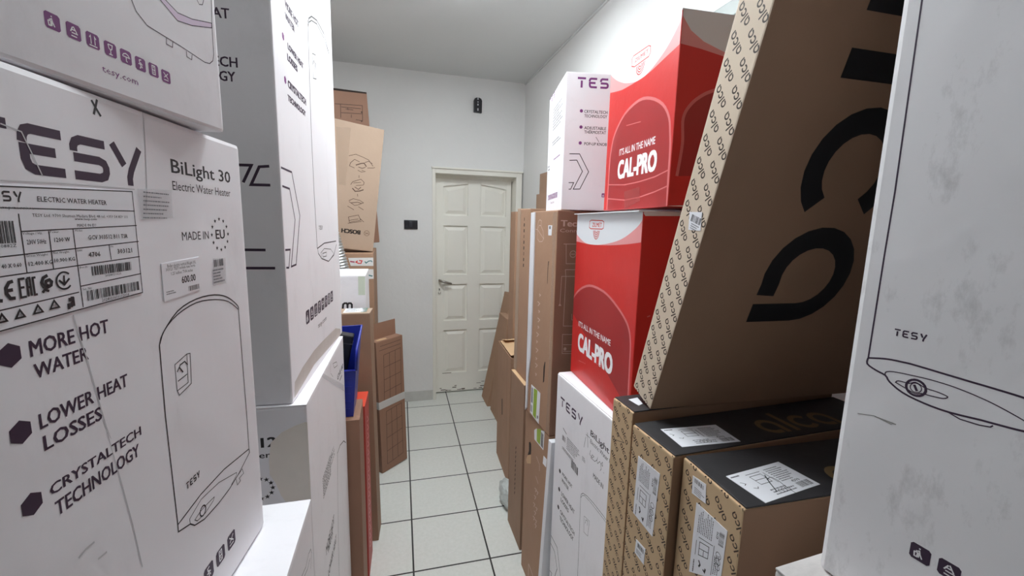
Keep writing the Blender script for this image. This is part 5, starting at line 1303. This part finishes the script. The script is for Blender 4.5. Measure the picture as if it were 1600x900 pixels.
# blue stacking bin on the narrow brown box
def bin_():
    root = empty('storage_bin', (-.239, 1.716, .8605))
    tag(root, 'blue plastic stacking bin with a cut away front, on the narrow brown box', 'bin')
    W0, W1, D0, D1, H1, HF = .088, .112, .095, .115, .300, .185
    def sec(t): return W0 + (W1 - W0) * t, D0 + (D1 - D0) * t
    b = MB()
    wa, da = sec(0); wf, df = sec(HF / H1); wt, dt = sec(1)
    th = .004
    b.box(-wa, wa, -da, da, 0, .005, 'blue')
    def slab(p):   # p: quad outside, thickness inward
        n = (Vector(p[1]) - Vector(p[0])).cross(Vector(p[3]) - Vector(p[0])).normalized()
        q = [Vector(v) - n * th for v in p]
        b.mesh(list(p) + q, [(0, 1, 2, 3), (7, 6, 5, 4), (0, 4, 5, 1), (1, 5, 6, 2), (2, 6, 7, 3), (3, 7, 4, 0)], 'blue')
    slab([(-wa, -da, 0), (wa, -da, 0), (wf, -df, HF), (-wf, -df, HF)])
    slab([(wa, da, 0), (-wa, da, 0), (-wt, dt, H1), (wt, dt, H1)])
    ws, ds = sec(.82)
    slab([(wa, -da, 0), (wa, da, 0), (wt, dt, H1), (ws, -ds, .265)])
    slab([(-wa, da, 0), (-wa, -da, 0), (-ws, -ds, .265), (-wt, dt, H1)])
    for k in range(5):
        z = .03 + .03 * k; a_, c_ = sec(z / H1)
        b.box(-a_ * .85, a_ * .85, -c_ - .0015, -c_ + .001, z, z + .004, 'blue')
    b.build('bin_shell', root)
    r = MB()
    r.tube([(-wf, -df - .002, HF), (wf, -df - .002, HF)], .005, 'blue', 8)
    r.tube([(wf, -df, HF), (ws, -ds, .265), (wt, dt, H1), (-wt, dt, H1), (-ws, -ds, .265), (-wf, -df, HF)], .006, 'blue', 8)
    r.build('bin_rim', root, True)
bin_()
cs = MB()
cs.box(-.065, .065, -.028, .028, 0, .285, 'plastic', .006)
cs_o = empty('tool_case', (-.272, 1.741, .882), (0, math.radians(12), 0))
tag(cs_o, 'black plastic case standing tilted inside the blue bin', 'case')
cs.build('case_shell', cs_o)
t = MB(); t.box(-.0665, .0665, -.0295, .0295, .25, .254, 'plastic2', .001); t.build('lid_seam', cs_o)

# flexible aluminium duct
def duct():
    ctrl = [(-.250, 2.652, .0), (-.250, 2.652, .8), (-.262, 2.652, 1.13), (-.285, 2.652, 1.30), (-.326, 2.652, 1.48), (-.378, 2.652, 1.65), (-.46, 2.652, 1.77)]
    pts, rad = [], []
    n = 150
    def cat_(i, t):
        p0, p1, p2, p3 = [Vector(ctrl[max(0, min(len(ctrl) - 1, i + k))]) for k in (-1, 0, 1, 2)]
        return .5 * ((2 * p1) + (p2 - p0) * t + (2 * p0 - 5 * p1 + 4 * p2 - p3) * t * t + (3 * p1 - p0 - 3 * p2 + p3) * t ** 3)
    S = []
    for i in range(len(ctrl) - 1):
        for k in range(30): S.append(cat_(i, k / 30))
    S.append(Vector(ctrl[-1]))
    Ls = [0]
    for a, b_ in zip(S, S[1:]): Ls.append(Ls[-1] + (b_ - a).length)
    N = 420
    j = 0
    for k in range(N + 1):
        s = Ls[-1] * k / N
        while j < len(S) - 2 and Ls[j + 1] < s: j += 1
        q = S[j].lerp(S[j + 1], (s - Ls[j]) / max(1e-9, Ls[j + 1] - Ls[j]))
        pts.append(q); rad.append(.043 + .0035 * math.sin(2 * PI * s / .0165))
    b = MB(); b.tube(pts, rad, 'alu', 20)
    o = b.build('aluminium_duct', None, True)
    tag(o, 'ribbed silver flexible duct rising behind the white box with the letter m', 'duct')
duct()

# ------------------------------------------------------------------ right side
carton('X', 'grey_white_carton', 'greyish white carton at the bottom right, supporting the big dirty white carton', 'grey_white', group=WG, flaps=True, seam='x')
carton('L', 'water_heater_carton', 'big dirty white carton at the right edge, printed with the underside of a heater', 'whiteD', group=WG, bev=.006)
AG = 'tan cartons with black lids'
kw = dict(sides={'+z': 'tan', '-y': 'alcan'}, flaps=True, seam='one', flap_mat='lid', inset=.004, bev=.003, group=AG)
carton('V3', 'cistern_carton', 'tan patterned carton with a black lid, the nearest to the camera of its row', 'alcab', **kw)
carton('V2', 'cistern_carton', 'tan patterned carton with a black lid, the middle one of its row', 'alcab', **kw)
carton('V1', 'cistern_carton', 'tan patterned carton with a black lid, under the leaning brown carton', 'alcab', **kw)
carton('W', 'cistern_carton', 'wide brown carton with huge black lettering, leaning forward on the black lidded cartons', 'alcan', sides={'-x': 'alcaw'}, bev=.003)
carton('K', 'water_heater_carton', 'white carton with pen writing on it, under the lower red carton', 'white', group=WG, flaps=True, seam='one', inset=.004)
RG = 'red expansion vessel cartons'
carton('U', 'expansion_vessel_carton', 'red carton standing directly on the white carton with pen writing', 'red', group=RG, flaps=True, seam='one', flap_mat='W2', overhang=.012, bev=.003)
carton('T', 'expansion_vessel_carton', 'red carton on top of the other red carton, a piece of tape on its front', 'red', group=RG, flaps=True, seam='one', flap_mat='W2', bev=.003)
carton('S', 'water_heater_carton', 'smaller white carton on the brown box with pale printed lettering, beside the upper red carton', 'white', group=WG, bev=.003)
carton('M', 'cardboard_box', 'brown box with a hand hole and a folded out flap beside it', 'kraft', bev=.003)
carton('R', 'cardboard_box', 'brown box with pale printed lettering, white foam edge and green energy label', 'kraft', sides={'-y': 'kraftD'}, bev=.004)
carton('ST', 'foam_board', 'thin white board wedged between the brown boxes and the white carton with pen writing', 'wht', cat='board', bev=.003)
carton('N', 'cardboard_box', 'flat dark brown box on the floor behind the box with the hand hole', 'kraftM', bev=.003, flaps=True, seam='one', flap_mat='tan')
carton('Q2', 'cardboard_box', 'tall thin brown box with a column of dark printed marks, behind the white foam edge', 'kraft', bev=.003)
carton('Q1', 'cardboard_box', 'very thin brown box next to the dark seam, behind the one with printed marks', 'kraftL', bev=.002)
carton('P1', 'cardboard_box', 'plain brown upright box just behind the open carton', 'kraft', bev=.003)
carton('WX1', 'cardboard_box', 'tallest flat brown box against the right wall, just left of the smaller white carton', 'kraftM', bev=.002)
carton('WX2', 'cardboard_box', 'slightly shorter flat brown box in front of the tallest one at the right wall', 'kraftM', bev=.002)
carton('Ba', 'cardboard_box', 'rearmost flat brown box leaning by the door, nearly hidden', 'kraftD', bev=.004)
carton('Bb', 'cardboard_box', 'longer flat brown box leaning in front of the white door', 'kraft', bev=.006)
carton('Bc', 'cardboard_box', 'shorter flat brown box leaning in front of the two by the door', 'kraft', bev=.006)
# open carton with raised flaps
def open_carton():
    w_, d__, h__, x, y, z, ra, rb, yaw = BOX['S1']
    root = empty('open_carton', (x, y, z), (0, 0, yaw))
    tag(root, 'open brown carton with tan flaps turned up, right of the aisle', 'box')
    b = MB(); th = .005
    b.box(-w_ / 2, w_ / 2, -d__ / 2, d__ / 2, 0, th, 'kraft')
    b.box(-w_ / 2, -w_ / 2 + th, -d__ / 2, d__ / 2, th, h__, 'kraft', .0015); b.box(w_ / 2 - th, w_ / 2, -d__ / 2, d__ / 2, th, h__, 'kraft', .0015)
    b.box(-w_ / 2 + th, w_ / 2 - th, -d__ / 2, -d__ / 2 + th, th, h__, 'kraft', .0015); b.box(-w_ / 2 + th, w_ / 2 - th, d__ / 2 - th, d__ / 2, th, h__, 'kraft', .0015)
    mp = lambda u, v, o: (-w_ / 2 - o, d__ / 2 - u, v)
    flat_ops(ART.get('S1', {}).get('a', []), d__, h__, lambda pts, m, off: b.poly([mp(u, v, off) for u, v in pts], m))
    b.build('carton_body', root)
    for nm, (x0, x1, y0, y1), ax, ang in (('top_flap', (0, .12, -d__ / 2 + .03, d__ / 2 - .03), 'Y', -8), ('top_flap', (-w_ / 2 + .02, w_ / 2 - .02, 0, .11), 'X', 14)):
        f = MB()
        if ax == 'Y': f.box(0, .12, y0, y1, -.002, .002, 'tan', .0008); o = f.build(nm, root, loc=(-w_ / 2 + .006, 0, h__ + .006), rot=(0, math.radians(ang), 0))
        else: f.box(x0, x1, -.11, 0, -.002, .002, 'tan', .0008); o = f.build(nm, root, loc=(0, d__ / 2 - .004, h__ + .008), rot=(math.radians(-ang), 0, 0))
open_carton()
# crumpled translucent sheet on the floor
def crumple():
    bm = bmesh.new()
    bmesh.ops.create_icosphere(bm, subdivisions=3, radius=1)
    r = random.Random(9)
    for v in bm.verts:
        k = 1 + r.uniform(-.10, .10)
        v.co = Vector((v.co.x * .045 * k, v.co.y * .12 * k, max(-.05, v.co.z * .07 * k)))
    z0 = min(v.co.z for v in bm.verts)
    for v in bm.verts: v.co.z -= z0
    me = bpy.data.meshes.new('plastic_bag'); bm.to_mesh(me); bm.free()
    me.materials.append(mat('translucent_plastic', (186, 192, 190), .3, .08, 30, .4, 40))
    o = bpy.data.objects.new('plastic_bag', me); COL.objects.link(o)
    o.location = (.622, 2.155, 0.001)
    tag(o, 'crumpled greyish plastic bag on the floor at the foot of the brown boxes', 'bag')
crumple()

# ------------------------------------------------------------------ small things on the back wall
sw = empty('light_switch', (.159, YB, 1.573)); tag(sw, 'black switch plate on the white back wall beside the door', 'switch')
b = MB(); b.box(-.056, .056, -.011, 0, -.038, .038, 'plastic', .004); b.build('switch_plate', sw)
b = MB(); b.box(-.012, .010, -.016, -.010, -.020, .026, 'plastic2', .002); b.build('rocker', sw)
se = empty('wall_sensor', (.7185, YB, 2.583)); tag(se, 'small black rounded device high on the back wall above the door', 'sensor')
b = MB()
n = 7
prof = [(-.033, -.056), (.033, -.060), (.034, .035), (.026, .050), (.010, .057), (-.012, .057), (-.026, .050), (-.033, .035)]
b.mesh([(x, -.028, z) for x, z in prof] + [(x * 1.03, 0, z * 1.03) for x, z in prof], [tuple(range(8)), tuple(range(15, 7, -1))] + [(j, 8 + j, 8 + (j + 1) % 8, (j + 1) % 8) for j in range(8)], 'plastic')
b.build('device_body', se)
for z0, z1 in ((.018, .026), (-.006, .008), (-.048, -.028), (.040, .056)):
    b = MB(); b.box(-.006, .004, -.0295, -.027, z0, z1, 'silver', .0008); b.build('silver_mark', se)
